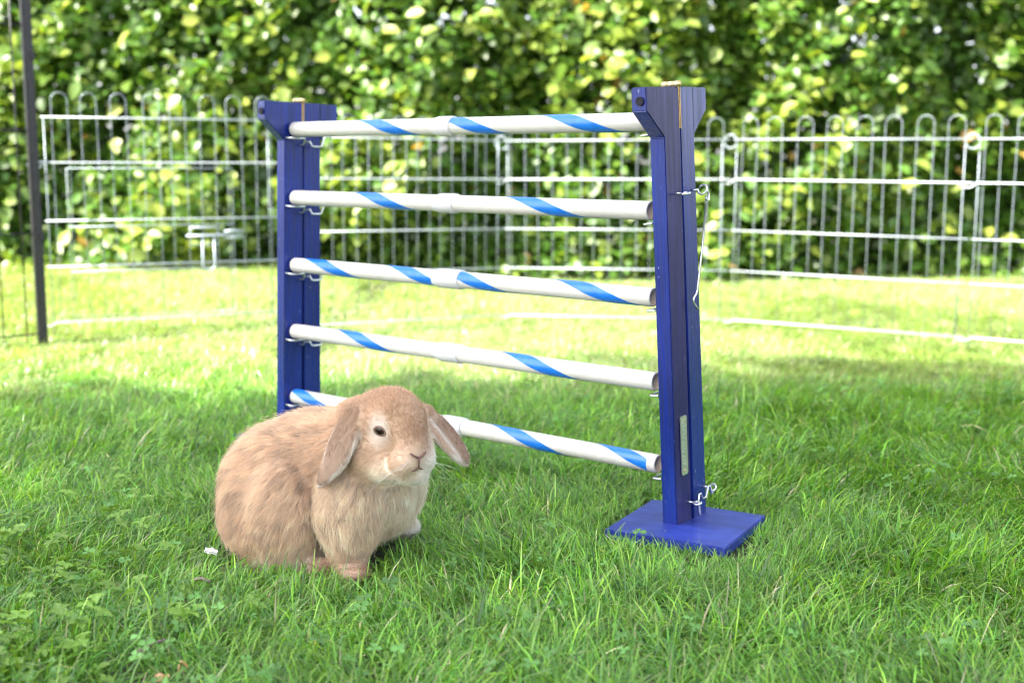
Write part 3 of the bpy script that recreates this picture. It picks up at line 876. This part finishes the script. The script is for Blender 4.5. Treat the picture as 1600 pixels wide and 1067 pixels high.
def build_rabbit():
    root_loc = RABBIT_BASE
    h = .0032
    lo = np.array([-.19, -.085, -.012]); hi = np.array([.165, .215, .245])
    ax = [np.arange(lo[k], hi[k], h) for k in range(3)]
    G = np.stack(np.meshgrid(*ax, indexing='ij'), -1)
    f = np.stack([rabbit_sdf(G[i]) for i in range(G.shape[0])])
    V, Fq = surface_nets(f, lo, h)
    vd = np.array(VIEW)
    eye_n = onto_surface(EYE_NEAR, vd); eye_f = onto_surface(EYE_FAR, np.array([-.72, -.69, 0.0]))
    nose = onto_surface(NOSE, vd); mouth = onto_surface(MOUTH, vd)
    nn = grad(np.stack([eye_n, eye_f, nose, mouth]))

    def coat(P):
        C, Fl, Ln, Li = rabbit_fields(P)
        white = np.array(COAT['white'])
        for e in (eye_n, eye_f):
            d = P - e
            # pale ring, drawn out downwards and forwards
            dn = np.sqrt((d[:, 0] / 1.0) ** 2 + (d[:, 1]) ** 2 + (d[:, 2] / 1.5) ** 2)
            wv = np.clip((.0165 - dn) / .010, 0, 1)[:, None] * .5
            C = C * (1 - wv) + white * wv
            Ln = np.where(dn < .022, np.minimum(Ln, .0035 + .2 * dn), Ln)
        d = np.linalg.norm(P - nose, axis=1)
        Ln = np.where(d < .02, np.minimum(Ln, .002 + .2 * d), Ln)
        # ears: brown outside, pale rim, pink inside where they fold open
        ears = [q for q in RABBIT_PARTS if q[6] == 'ear']
        others = np.min(np.stack([prim_sdf(o, P) for o in RABBIT_PARTS if o[6] != 'ear'], 1), 1) > .004
        for pair, far in ((ears[:2], False), (ears[2:], True)):
            XS = [(P - np.array(q[1])) @ np.array(q[3]).reshape(3, 3).T / np.array(q[2]) for q in pair]
            rr = np.min(np.stack([np.sqrt(X[:, 0] ** 2 + X[:, 1] ** 2) for X in XS], 1), 1)
            near = np.min(np.stack([prim_sdf(q, P) for q in pair], 1), 1) < .004
            wv = (np.clip((rr - .86) / .08, 0, 1) * near * others * np.clip((XS[0][:, 0] + .55) / .3, 0, 1))[:, None] * .9
            if far:
                t = XS[0][:, 1]
                pink = (np.clip((t - .46) / .2, 0, 1) * near * others)[:, None]
                C = C * (1 - pink) + np.array([.52, .35, .25]) * pink
                band = (np.exp(-((t - .40) / .13) ** 2) * near * others)[:, None] * .7
                wv = np.maximum(wv, band)
            C = C * (1 - wv) + np.array([.78, .71, .64]) * wv
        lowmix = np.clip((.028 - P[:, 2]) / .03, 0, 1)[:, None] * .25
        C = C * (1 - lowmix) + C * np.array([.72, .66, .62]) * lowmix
        return C, Fl, Ln, Li

    C, _, _, _ = coat(V)
    dn = np.linalg.norm(V - nose, axis=1)
    me = mesh_from('rabbit', V, Fq, None, True)
    a = me.attributes.new('coat', 'FLOAT_COLOR', 'POINT')
    C4 = np.ones((len(V), 4), np.float32); C4[:, :3] = C * .8
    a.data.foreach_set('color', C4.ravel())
    me.materials.append(attr_mat('rabbit_skin', 'coat', .8))
    body = add('rabbit', me, None, root_loc)
    tag(body, 'tan lop-eared rabbit sitting in the grass in front of the jump', 'rabbit')

    # eyes
    em, _, N, Lk, Bs = new_mat('rabbit_eye')
    tc = N.new('ShaderNodeTexCoord'); sp = N.new('ShaderNodeVectorMath'); sp.operation = 'LENGTH'
    Bs.inputs['Roughness'].default_value = .05; Bs.inputs['Specular IOR Level'].default_value = .45
    geo = N.new('ShaderNodeTexNoise'); geo.inputs['Scale'].default_value = 160
    r1 = ramp(N, [(.3, (.006, .003, .0025)), (.7, (.022, .009, .006))])
    Lk.new(tc.outputs['Object'], geo.inputs['Vector']); Lk.new(geo.outputs['Fac'], r1.inputs['Fac']); Lk.new(r1.outputs['Color'], Bs.inputs['Base Color'])
    lidm = noisy_mat('eyelid', (.12, .07, .05), (.22, .14, .11), (90, 90, 90), .6, .2)
    for e, n in ((eye_n, nn[0]), (eye_f, nn[1])):
        r = .0070
        bm = bmesh.new(); bmesh.ops.create_uvsphere(bm, u_segments=24, v_segments=16, radius=r)
        o = add('eye', bm_mesh('eye', bm, em, True), body, Vector(e - n * .0042))
        lid = [(.0066 * math.cos(t), .0046 * math.sin(t), .0) for t in np.linspace(0, 2 * math.pi, 25)[:-1]]
        lo_ = add('eyelid', tube_mesh('eyelid', lid, .0016, lidm, 6, closed=True), o)
        lo_.location = Vector(n * .0042)
        zq = Vector(n).to_track_quat('Z', 'Y')
        lo_.rotation_euler = (zq @ Euler((0, 0, rad(-25))).to_quaternion()).to_euler()
    # nose: a soft Y of bare skin
    nm = noisy_mat('nose_skin', (.085, .034, .030), (.16, .07, .06), (90, 90, 90), .5, .2)
    side = np.cross(nn[2], [0, 0, 1.0]); side /= np.linalg.norm(side)
    upv = np.cross(side, nn[2])
    def npt(u, v, w=.0015):
        p = nose - side * u * 0 + side * u + upv * v
        for _ in range(6):
            p = p - grad(p[None])[0] * (float(rabbit_sdf(p[None])[0]) - w)
        return Vector(p)
    for sgn in (-1, 1):
        add('nostril', tube_mesh('nostril', [npt(0, -.0005, .0022), npt(sgn * .004, .0015, .0024), npt(sgn * .0075, .004, .0024), npt(sgn * .0095, .0055, .002)], .001, nm, 6, radii=[.0013, .0013, .0012, .0007]), body)
    add('lip_line', tube_mesh('lip_line', [npt(0, 0, .0024), npt(.0002, -.004, .0024), npt(0, -.008, .0024), npt(-.0006, -.0105, .0024)], .0008, nm, 6, radii=[.0015, .0012, .0010, .0009]), body)
    for sgn in (-1, 1):
        add('mouth', tube_mesh('mouth', [npt(-.0006, -.0105, .0024), npt(sgn * .003, -.0135, .0026), npt(sgn * .0075, -.0155, .0026)], .0008, nm, 6, radii=[.0010, .0010, .0006]), body)

    # whiskers
    wm = noisy_mat('whisker', (.75, .72, .68), (.85, .82, .8), (50, 50, 50), .4, 0)
    r = np.random.default_rng(5)
    for sgn in (-1, 1):
        for k in range(6):
            p0 = np.array(npt(sgn * (.009 + .004 * r.random()), -.002 - .008 * r.random(), 0))
            d = side * sgn * r.uniform(.7, 1) + upv * r.uniform(-.75, .10) + nn[2] * r.uniform(-.05, .35)
            d /= np.linalg.norm(d)
            Lw = r.uniform(.035, .058)
            pts = [Vector(p0 + d * Lw * t + np.array([0, 0, -1]) * (.30 * Lw * t * t)) for t in (0, .25, .5, .75, 1)]
            add('whisker', tube_mesh('whisker', pts, .0002, wm, 4, radii=[.00011, .0001, .00008, .00006, .00003]), body)

    # fur: strands grown from the skin
    r = np.random.default_rng(9)
    Vn = V
    q = np.array(Fq)
    A = Vn[q]
    area = .5 * np.linalg.norm(np.cross(A[:, 2] - A[:, 0], A[:, 3] - A[:, 1]), axis=1)
    zc = A[:, :, 2].mean(1)
    ctr = A.mean(1)
    head = np.linalg.norm((ctr - eye_n) / np.array([1.3, 1.3, 1.1]), axis=1) < .085
    wgt = area * np.where(zc < .004, 0, 1) * np.where(head, 1.9, 1.0)
    NS = 260000
    pick = r.choice(len(q), NS, p=wgt / wgt.sum())
    u, v = r.random(NS)[:, None], r.random(NS)[:, None]
    P = (A[pick, 0] * (1 - u) + A[pick, 1] * u) * (1 - v) + (A[pick, 3] * (1 - u) + A[pick, 2] * u) * v
    Nn = np.concatenate([grad(c) for c in np.array_split(P, 8)])
    parts = [coat(c) for c in np.array_split(P, 8)]
    C = np.concatenate([p[0] for p in parts]); Fl = np.concatenate([p[1] for p in parts])
    Ln = np.concatenate([p[2] for p in parts]); Li = np.concatenate([p[3] for p in parts])
    # keep the eyes, nostrils clear
    ok = (np.linalg.norm(P - eye_n, axis=1) > .0082) & (np.linalg.norm(P - eye_f, axis=1) > .0082) & (np.linalg.norm(P - nose, axis=1) > .0045)
    P, Nn, C, Fl, Ln, Li = P[ok], Nn[ok], C[ok], Fl[ok], Ln[ok], Li[ok]
    n = len(P)
    T = Fl - Nn * (Fl * Nn).sum(1, keepdims=True)
    T /= np.maximum(np.linalg.norm(T, axis=1, keepdims=True), 1e-6)
    B2 = np.cross(Nn, T)
    sw = (.38 * wave(P[:, 0] + P[:, 1] * .7, P[:, 2], 51, 70) + r.normal(0, .13, n))[:, None]
    T = T * np.cos(sw) + B2 * np.sin(sw)
    Ln = Ln * .84 * r.uniform(.6, 1.15, n)
    lift = np.clip(Li + .08 * wave(P[:, 0], P[:, 2] + P[:, 1], 52, 80) + r.normal(0, .07, n), .08, .9)[:, None]
    fly = r.random(n) < .025
    lift[fly] = np.clip(lift[fly] + .35, 0, .8); Ln = np.where(fly, Ln * 1.15, Ln)
    D = Nn * lift + T * (1 - lift)
    D /= np.linalg.norm(D, axis=1, keepdims=True)
    K = 5
    ts = np.linspace(0, 1, K)
    pts = np.zeros((n, K, 3))
    for k, t in enumerate(ts):
        pts[:, k] = P - Nn * .0008 + D * (Ln * t)[:, None] + T * (Ln * .22 * t * t)[:, None] - Nn * (Ln * .22 * t * t)[:, None]
    # tips gather into small locks
    m = 4200
    g = r.choice(n, m, replace=False)
    kd = kdtree.KDTree(m)
    for i, gi in enumerate(g): kd.insert(P[gi], i)
    kd.balance()
    near = np.array([kd.find(p)[1] for p in P])
    gi = g[near]
    body_len = np.clip((Ln - .006) / .012, 0, 1)
    cl = (.42 * body_len * r.uniform(.3, 1, n))
    for k, t in enumerate(ts):
        off = pts[gi, k] - pts[gi, 0] + P[gi] - P
        tgt = pts[:, 0] + (pts[gi, k] - pts[gi, 0]) + (P[gi] - P) * .75
        wv = (cl * t ** 1.3)[:, None]
        pts[:, k] = pts[:, k] * (1 - wv) + tgt * wv
    bright = r.uniform(.74, 1.22, n) * (1 + .10 * wave(P[:, 0], P[:, 2], 53, 45)) * (1 + .15 * r.normal(0, 1, m)[near] * body_len)
    pale = (r.random(n) < .06)
    Cs = C * np.clip(bright, .55, 1.35)[:, None]
    Cs[pale] = Cs[pale] * .5 + np.array([.42, .38, .34])
    hc = bpy.data.hair_curves.new('fur')
    hc.add_curves([K] * n)
    hc.position_data.foreach_set('vector', pts.astype(np.float32).ravel())
    ra = hc.attributes.new('radius', 'FLOAT', 'POINT')
    rr = np.array([.00013, .00013, .00011, .00008, .00003]) * 1.05
    ra.data.foreach_set('value', np.tile(rr, n).astype(np.float32))
    ca = hc.attributes.new('coat', 'FLOAT_COLOR', 'POINT')
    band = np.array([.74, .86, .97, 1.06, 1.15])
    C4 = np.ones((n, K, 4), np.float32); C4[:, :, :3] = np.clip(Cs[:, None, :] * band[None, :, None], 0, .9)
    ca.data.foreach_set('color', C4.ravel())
    fm = bpy.data.materials.new('rabbit_fur'); fm.use_nodes = True
    N = fm.node_tree.nodes; Lk = fm.node_tree.links
    N.remove(N['Principled BSDF'])
    at = N.new('ShaderNodeAttribute'); at.attribute_name = 'coat'
    pb = N.new('ShaderNodeBsdfPrincipled'); tl = N.new('ShaderNodeBsdfTranslucent'); mx = N.new('ShaderNodeMixShader')
    pb.inputs['Roughness'].default_value = .55; pb.inputs['Specular IOR Level'].default_value = .18
    Lk.new(at.outputs['Color'], pb.inputs['Base Color']); Lk.new(at.outputs['Color'], tl.inputs['Color'])
    mx.inputs['Fac'].default_value = .40
    Lk.new(pb.outputs[0], mx.inputs[1]); Lk.new(tl.outputs[0], mx.inputs[2])
    Lk.new(mx.outputs[0], N['Material Output'].inputs['Surface'])
    hc.materials.append(fm)
    fur = bpy.data.objects.new('fur', hc)
    link(fur, body)
    return body
build_rabbit()

# ------------------------------------------------------------------ grass
def blade_bundle(name, nblades, radius, hmin, hmax, seed, wid=.0026, lean=.45, mat='grass', dry=.04, pale=0.0):
    r = np.random.default_rng(seed)
    V, Fc, Cc = [], [], []
    for b in range(nblades):
        a = r.uniform(0, 2 * math.pi); rr = radius * math.sqrt(r.random())
        p = np.array([rr * math.cos(a), rr * math.sin(a), -.006])
        h = r.uniform(hmin, hmax) * (1.0 if r.random() > .12 else 1.3)
        la = r.normal(0, .95); le = abs(r.normal(lean, .38)) + .08
        d0 = np.array([math.cos(la), math.sin(la), 0])
        face = r.uniform(0, math.pi)
        wv = np.array([math.cos(la + math.pi / 2 + r.normal(0, .5)), math.sin(la + math.pi / 2 + r.normal(0, .5)), r.normal(0, .15)])
        wv /= np.linalg.norm(wv)
        w = wid * r.uniform(.6, 1.35)
        kind = r.random()
        if kind < dry:      c = np.array([.50, .45, .29])
        elif kind < .30:    c = np.array([.220, .405, .042])
        elif kind < .70:    c = np.array([.138, .330, .032])
        else:               c = np.array([.080, .236, .032])
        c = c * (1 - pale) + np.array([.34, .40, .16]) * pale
        c = c * r.choice([.55, .8, 1.0, 1.15, 1.5], p=[.14, .22, .27, .23, .14]) * r.uniform(.9, 1.12)
        nseg = 3
        cut = r.random() < .35
        droop = r.uniform(.2, 1.2)
        i0 = len(V)
        pos = p.copy(); ang = le * .5
        for s in range(nseg + 1):
            t = s / nseg
            ww = w * (1 - .25 * t if s < nseg else (.45 if cut else 0.02))
            V.append(pos - wv * ww / 2); V.append(pos + wv * ww / 2)
            tip = np.array([.95, .95, .80]) if t == 0 else np.array([1, 1, 1])
            cc = c * (tip if t < .99 else np.array([1.15, 1.05, 1.1]))
            if cut and s == nseg: cc = cc * .5 + np.array([.26, .23, .15]) * .5
            Cc += [cc, cc]
            ang = ang + (le * .5 + droop * t) * .55
            step = h / nseg
            pos = pos + (d0 * math.sin(min(ang, 1.9)) + np.array([0, 0, 1]) * math.cos(min(ang, 1.9))) * step
        for s in range(nseg):
            a0 = i0 + 2 * s
            Fc.append((a0, a0 + 1, a0 + 3, a0 + 2))
    me = mesh_from(name, V, Fc, M[mat], True)
    at = me.attributes.new('tint', 'FLOAT_COLOR', 'POINT')
    C4 = np.ones((len(V), 4), np.float32); C4[:, :3] = np.array(Cc)
    at.data.foreach_set('color', C4.ravel())
    return me

def clover_bundle(name, seed, pointed=False):
    r = np.random.default_rng(seed)
    V, Fc, Cc = [], [], []
    for s in range(3):
        base = np.array([r.normal() * .006, r.normal() * .006, 0.0])
        top = base + np.array([r.normal() * .014, r.normal() * .014, r.uniform(.026, .042)])
        c = np.array([.115, .255, .065]) * r.uniform(.75, 1.3)
        if pointed: c = np.array([.17, .30, .05]) * r.uniform(.75, 1.25)
        # stalk
        i0 = len(V)
        for p in (base, top):
            V.append(p + [.0005, 0, 0]); V.append(p - [.0005, 0, 0])
        Fc.append((i0, i0 + 1, i0 + 3, i0 + 2)); Cc += [c * 1.1] * 4
        nl = 4 if pointed else 3
        a0 = r.uniform(0, 6.28)
        tilt = np.array([r.normal() * .35, r.normal() * .35, 1.0]); tilt /= np.linalg.norm(tilt)
        for k in range(nl):
            a = a0 + 2 * math.pi * k / nl + r.normal() * .1
            d = np.array([math.cos(a), math.sin(a), r.uniform(-.15, .35)]); d -= tilt * (d @ tilt) * .6; d /= np.linalg.norm(d)
            sd = np.cross(tilt, d); sd /= np.linalg.norm(sd)
            ln = r.uniform(.007, .011) * (1.15 if pointed else 1)
            wd = ln * (.42 if not pointed else .36)
            prof = [(.02, 0, 0), (.35, .75, .12), (.75, 1.0, .16), (1.0, .45, .05), (.94 if not pointed else 1.15, 0, 0), (1.0, -.45, .05), (.75, -1.0, .16), (.35, -.75, .12), (.55, 0, -.02)]
            if pointed: prof = [(.02, 0, 0), (.3, .9, .12), (.55, 1.0, .14), (.85, .55, .05), (1.15, 0, -.1), (.85, -.55, .05), (.55, -1.0, .14), (.3, -.9, .12), (.55, 0, -.02)]
            i0 = len(V)
            for (x, y, z) in prof:
                V.append(top + d * ln * x + sd * wd * y + tilt * ln * z)
                Cc.append(c * (1.0 if abs(y) > .2 else 1.12))
            for q in range(8):
                Fc.append((i0 + q, i0 + (q + 1) % 8, i0 + 8))
    me = mesh_from(name, V, Fc, M['clover'], True)
    at = me.attributes.new('tint', 'FLOAT_COLOR', 'POINT')
    C4 = np.ones((len(V), 4), np.float32); C4[:, :3] = np.array(Cc)
    at.data.foreach_set('color', C4.ravel())
    return me

def scatter(name, pts, rot, scl, idx, meshes, label, cat):
    """one stuff object: bundles set on points by geometry nodes"""
    me = bpy.data.meshes.new(name)
    me.vertices.add(len(pts)); me.vertices.foreach_set('co', pts.astype(np.float32).ravel())
    a = me.attributes.new('turn', 'FLOAT_VECTOR', 'POINT'); a.data.foreach_set('vector', rot.astype(np.float32).ravel())
    a = me.attributes.new('size', 'FLOAT', 'POINT'); a.data.foreach_set('value', scl.astype(np.float32))
    a = me.attributes.new('pick', 'INT', 'POINT'); a.data.foreach_set('value', idx.astype(np.int32))
    me.materials.append(meshes[0].materials[0])
    o = add(name, me)
    tag(o, label, cat, kind='stuff')
    ng = bpy.data.node_groups.new(name + '_scatter', 'GeometryNodeTree')
    ng.interface.new_socket('Geometry', in_out='INPUT', socket_type='NodeSocketGeometry')
    ng.interface.new_socket('Geometry', in_out='OUTPUT', socket_type='NodeSocketGeometry')
    N, Lk = ng.nodes, ng.links
    gi = N.new('NodeGroupInput'); go = N.new('NodeGroupOutput')
    jn = N.new('GeometryNodeJoinGeometry')
    for m in reversed(meshes):          # the join lists the last link first
        src = bpy.data.objects.new(name + '_bundle', m)
        oi = N.new('GeometryNodeObjectInfo'); oi.inputs['Object'].default_value = src; oi.inputs['As Instance'].default_value = False
        gt = N.new('GeometryNodeGeometryToInstance')
        Lk.new(oi.outputs['Geometry'], gt.inputs[0]); Lk.new(gt.outputs[0], jn.inputs[0])
    ip = N.new('GeometryNodeInstanceOnPoints')
    ip.inputs['Pick Instance'].default_value = True
    def named(t, nm):
        n = N.new('GeometryNodeInputNamedAttribute'); n.data_type = t; n.inputs['Name'].default_value = nm
        return n.outputs['Attribute']
    e2r = N.new('FunctionNodeEulerToRotation')
    Lk.new(named('FLOAT_VECTOR', 'turn'), e2r.inputs[0])
    Lk.new(gi.outputs[0], ip.inputs['Points']); Lk.new(jn.outputs[0], ip.inputs['Instance'])
    Lk.new(named('INT', 'pick'), ip.inputs['Instance Index'])
    Lk.new(e2r.outputs[0], ip.inputs['Rotation'])
    Lk.new(named('FLOAT', 'size'), ip.inputs['Scale'])
    Lk.new(ip.outputs[0], go.inputs[0])
    md = o.modifiers.new('scatter', 'NODES'); md.node_group = ng
    return o

def in_plate(x, y, cx, cy, yaw, half):
    c, s = math.cos(-yaw), math.sin(-yaw)
    u = (x - cx) * c - (y - cy) * s; v = (x - cx) * s + (y - cy) * c
    return (np.abs(u) < half) & (np.abs(v) < half)

def free(x, y):
    ok = ~in_plate(x, y, .2236, 1.528, -.5035, .081) & ~in_plate(x, y, ls.x, ls.y, rad(-45), .080)
    P = np.stack([x - RB[0], y - RB[1], np.full(len(x), .018)], 1)
    near = (np.abs(P[:, 0]) < .25) & (np.abs(P[:, 1] - .05) < .25)
    d = np.ones(len(x))
    if near.any():
        d[near] = np.minimum(rabbit_sdf(P[near]), rabbit_sdf(P[near] + np.array([0, 0, .03])))
    return ok & (d > .001)

def build_grass():
    r = np.random.default_rng(71)
    # wide bundles for open lawn, small ones to fill in round the plates and the rabbit
    wide = [blade_bundle('grass_bundle', 170, .045, .024, .056, 100 + k, .0017, .95) for k in range(12)]
    rough = [blade_bundle('grass_bundle', 140, .045, .030, .072, 130 + k, .0020, .85) for k in range(6)]
    small = [blade_bundle('grass_bundle', 18, .012, .018, .042, 160 + k, .0017, .70) for k in range(8)]
    sunlit_lawn = [blade_bundle('grass_bundle', 165, .045, .020, .046, 180 + k, .0018, .85, dry=.22, pale=.30) for k in range(10)]  # paler, strawier blades: the sunlit look of the far lawn put into colour
    meshes = wide + rough + small + sunlit_lawn
    def sample(n, y0, y1, margin):
        y = r.uniform(y0, y1, n); x = r.uniform(-1, 1, n) * (.44 * y1 + margin)
        k = np.abs(x) < .44 * y + margin
        return x[k], y[k]
    X, Y, S = [], [], []
    for step, y0, y1, mg, sc in ((.040, .66, 2.0, .5, .92), (.043, 2.0, 2.9, .7, .88), (.043, 2.9, 5.6, 1.0, .80)):
        gx, gy = np.meshgrid(np.arange(-4, 4, step), np.arange(y0, y1, step))
        x = gx.ravel() + r.uniform(-.5, .5, gx.size) * step; y = gy.ravel() + r.uniform(-.5, .5, gx.size) * step
        k = np.abs(x) < .44 * y + mg
        X.append(x[k]); Y.append(y[k]); S.append(np.full(k.sum(), sc))
    x = np.concatenate(X); y = np.concatenate(Y); s = np.concatenate(S)
    k = free(x, y)
    for a in np.linspace(0, 6.283, 9)[:-1]:
        k &= free(x + .052 * math.cos(a), y + .052 * math.sin(a))
    spot = np.exp(-(((x + .36) / .11) ** 2 + ((y - 1.06) / .05) ** 2))
    k &= r.random(len(x)) > spot * .95
    x, y, s = x[k], y[k], s[k]
    rough_here = wave(x, y, 81, 6.0) + r.normal(0, .6, len(x)) > 1.0
    idx = np.where(rough_here, 12 + r.integers(0, 6, len(x)), r.integers(0, 12, len(x)))
    sunlit_pale = smoothstep((y - 2.15 + .10 * wave(x, y, 83, 5.0)) / .7) > r.random(len(x))  # far bundles swapped for the set coloured as sunlit
    idx = np.where(sunlit_pale, 26 + r.integers(0, 10, len(x)), idx)
    # fill-in
    fx, fy = [], []
    for cx, cy, h in ((.2236, 1.528, .20), (ls.x, ls.y, .20), (RB[0] - .02, RB[1] + .06, .30)):
        m = int(h * h * 4 * 4800)
        fx.append(cx + r.uniform(-h, h, m)); fy.append(cy + r.uniform(-h, h, m))
    fx = np.concatenate(fx); fy = np.concatenate(fy)
    k = free(fx, fy)
    edge = np.zeros(len(fx), bool)
    for a in np.linspace(0, 6.283, 13)[:-1]:
        edge |= ~free(fx + .085 * math.cos(a), fy + .085 * math.sin(a))
    k &= edge
    x = np.concatenate([x, fx[k]]); y = np.concatenate([y, fy[k]]); s = np.concatenate([s, np.ones(k.sum())])
    idx = np.concatenate([idx, 18 + r.integers(0, 8, k.sum())])
    n = len(x)
    z = ground_z(x, y)
    hgt = 1.02 + .15 * wave(x, y, 77, 5.0) + .12 * wave(x, y, 78, 17.0)
    fill_near = np.exp(-(((x - .2236) ** 2 + (y - 1.50) ** 2) / .16 ** 2))
    hgt = hgt * (1 - .35 * fill_near)
    scl = s * np.clip(hgt, .58, 1.35) * r.uniform(.85, 1.12, n)
    a = wave(x, y, 79, 3.0) * 2.2 + wave(x, y, 80, 11.0) * .8 + r.normal(0, .9, n)     # which way the blades lean
    rot = np.stack([r.normal(0, .05, n), r.normal(0, .05, n), a], 1)
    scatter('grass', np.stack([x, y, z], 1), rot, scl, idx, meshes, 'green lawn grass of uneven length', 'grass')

    # clover and small broad-leaved weeds, thickest at the lower left
    cl = [clover_bundle('clover_bundle', 200 + k) for k in range(6)] + [clover_bundle('clover_bundle', 220 + k, True) for k in range(5)]
    n = 9000
    x, y = sample(n, .75, 2.6, .3)
    dens = .06 + 1.3 * np.exp(-(((x + .62) / .30) ** 2 + ((y - 1.15) / .33) ** 2)) + .20 * np.exp(-(((x - .10) / .16) ** 2 + ((y - 1.10) / .14) ** 2)) + .1 * (wave(x, y, 91, 7) > .7)
    k = (r.random(len(x)) < dens * .55) & free(x, y)
    for a in np.linspace(0, 6.283, 9)[:-1]:
        k &= free(x + .05 * math.cos(a), y + .05 * math.sin(a))
    x, y = x[k], y[k]; n = len(x)
    left = x < -.25
    idx = np.where(left & (r.random(n) < .6), 6 + r.integers(0, 5, n), r.integers(0, 6, n))
    rot = np.stack([r.normal(0, .15, n), r.normal(0, .15, n), r.uniform(0, 6.28, n)], 1)
    scatter('clover', np.stack([x, y, ground_z(x, y)], 1), rot, r.uniform(.6, 1.0, n), idx, cl, 'clover and small leafy weeds growing among the grass', 'clover')
build_grass()

# ------------------------------------------------------------------ litter in the grass
def flake(name, loc, rot, size, mat, seed, label, cat, curl=.3, group=None):
    r = np.random.default_rng(seed)
    V, Fc = [], []
    nu, nv = 6, 4
    for top in (0, 1):
        for i in range(nu + 1):
            for j in range(nv + 1):
                u = i / nu - .5; v = j / nv - .5
                wob = 1 + .18 * math.sin(seed + i * 1.7) + .1 * math.sin(seed * 2 + j * 2.3)
                x = u * size[0] * wob; y = v * size[1] * (1 - .5 * abs(u)) * wob
                V.append((x, y, curl * size[1] * (4 * v * v - .5) + top * size[2] + .1 * size[1] * math.sin(i * 1.3 + seed)))
    m = (nu + 1) * (nv + 1)
    for i in range(nu):
        for j in range(nv):
            a = i * (nv + 1) + j
            Fc.append((a, a + nv + 1, a + nv + 2, a + 1)); Fc.append((m + a, m + a + 1, m + a + nv + 2, m + a + nv + 1))
    for i in range(nu):
        for j in (0, nv):
            a = i * (nv + 1) + j; b = a + nv + 1
            Fc.append((a, b, m + b, m + a))
    for j in range(nv):
        for i in (0, nu):
            a = i * (nv + 1) + j; b = a + 1
            Fc.append((a, b, m + b, m + a))
    o = add(name, mesh_from(name, V, Fc, M[mat], True), None, loc)
    o.rotation_euler = rot
    return tag(o, label, cat, group)

flake('wood_chip', (-.346, 1.372, .024), (.3, .25, .1), (.013, .008, .003), 'scrap', 3, 'small pale chip lying in the grass by the rabbit rump', 'wood chip', .12)
flake('nutshell', (-.310, 1.040, .018), (.5, .3, .6), (.011, .009, .0012), 'shell', 5, 'orange brown nutshell piece lying hollow side down on the bare spot', 'nutshell', -.6)
flake('nutshell', (-.297, 1.062, .019), (-.3, .5, 1.9), (.010, .009, .0012), 'shell', 8, 'paler nutshell piece touching the edge of the bare spot', 'nutshell', -.6)
def twig(pts, r, label):
    o = add('twig', tube_mesh('twig', [Vector(p) - Vector(pts[0]) for p in pts], r, M['twig'], 6, radii=[r * (1 - .15 * i) for i in range(len(pts))]), None, pts[0])
    tag(o, label, 'twig')
twig([(-.345, 1.290, .020), (-.336, 1.287, .023), (-.325, 1.283, .020)], .0022, 'short brown twig in the grass in front of the rabbit rump')
twig([(-.352, 1.105, .012), (-.340, 1.118, .018), (-.330, 1.128, .017)], .0022, 'grey twig end lying on the bare spot')
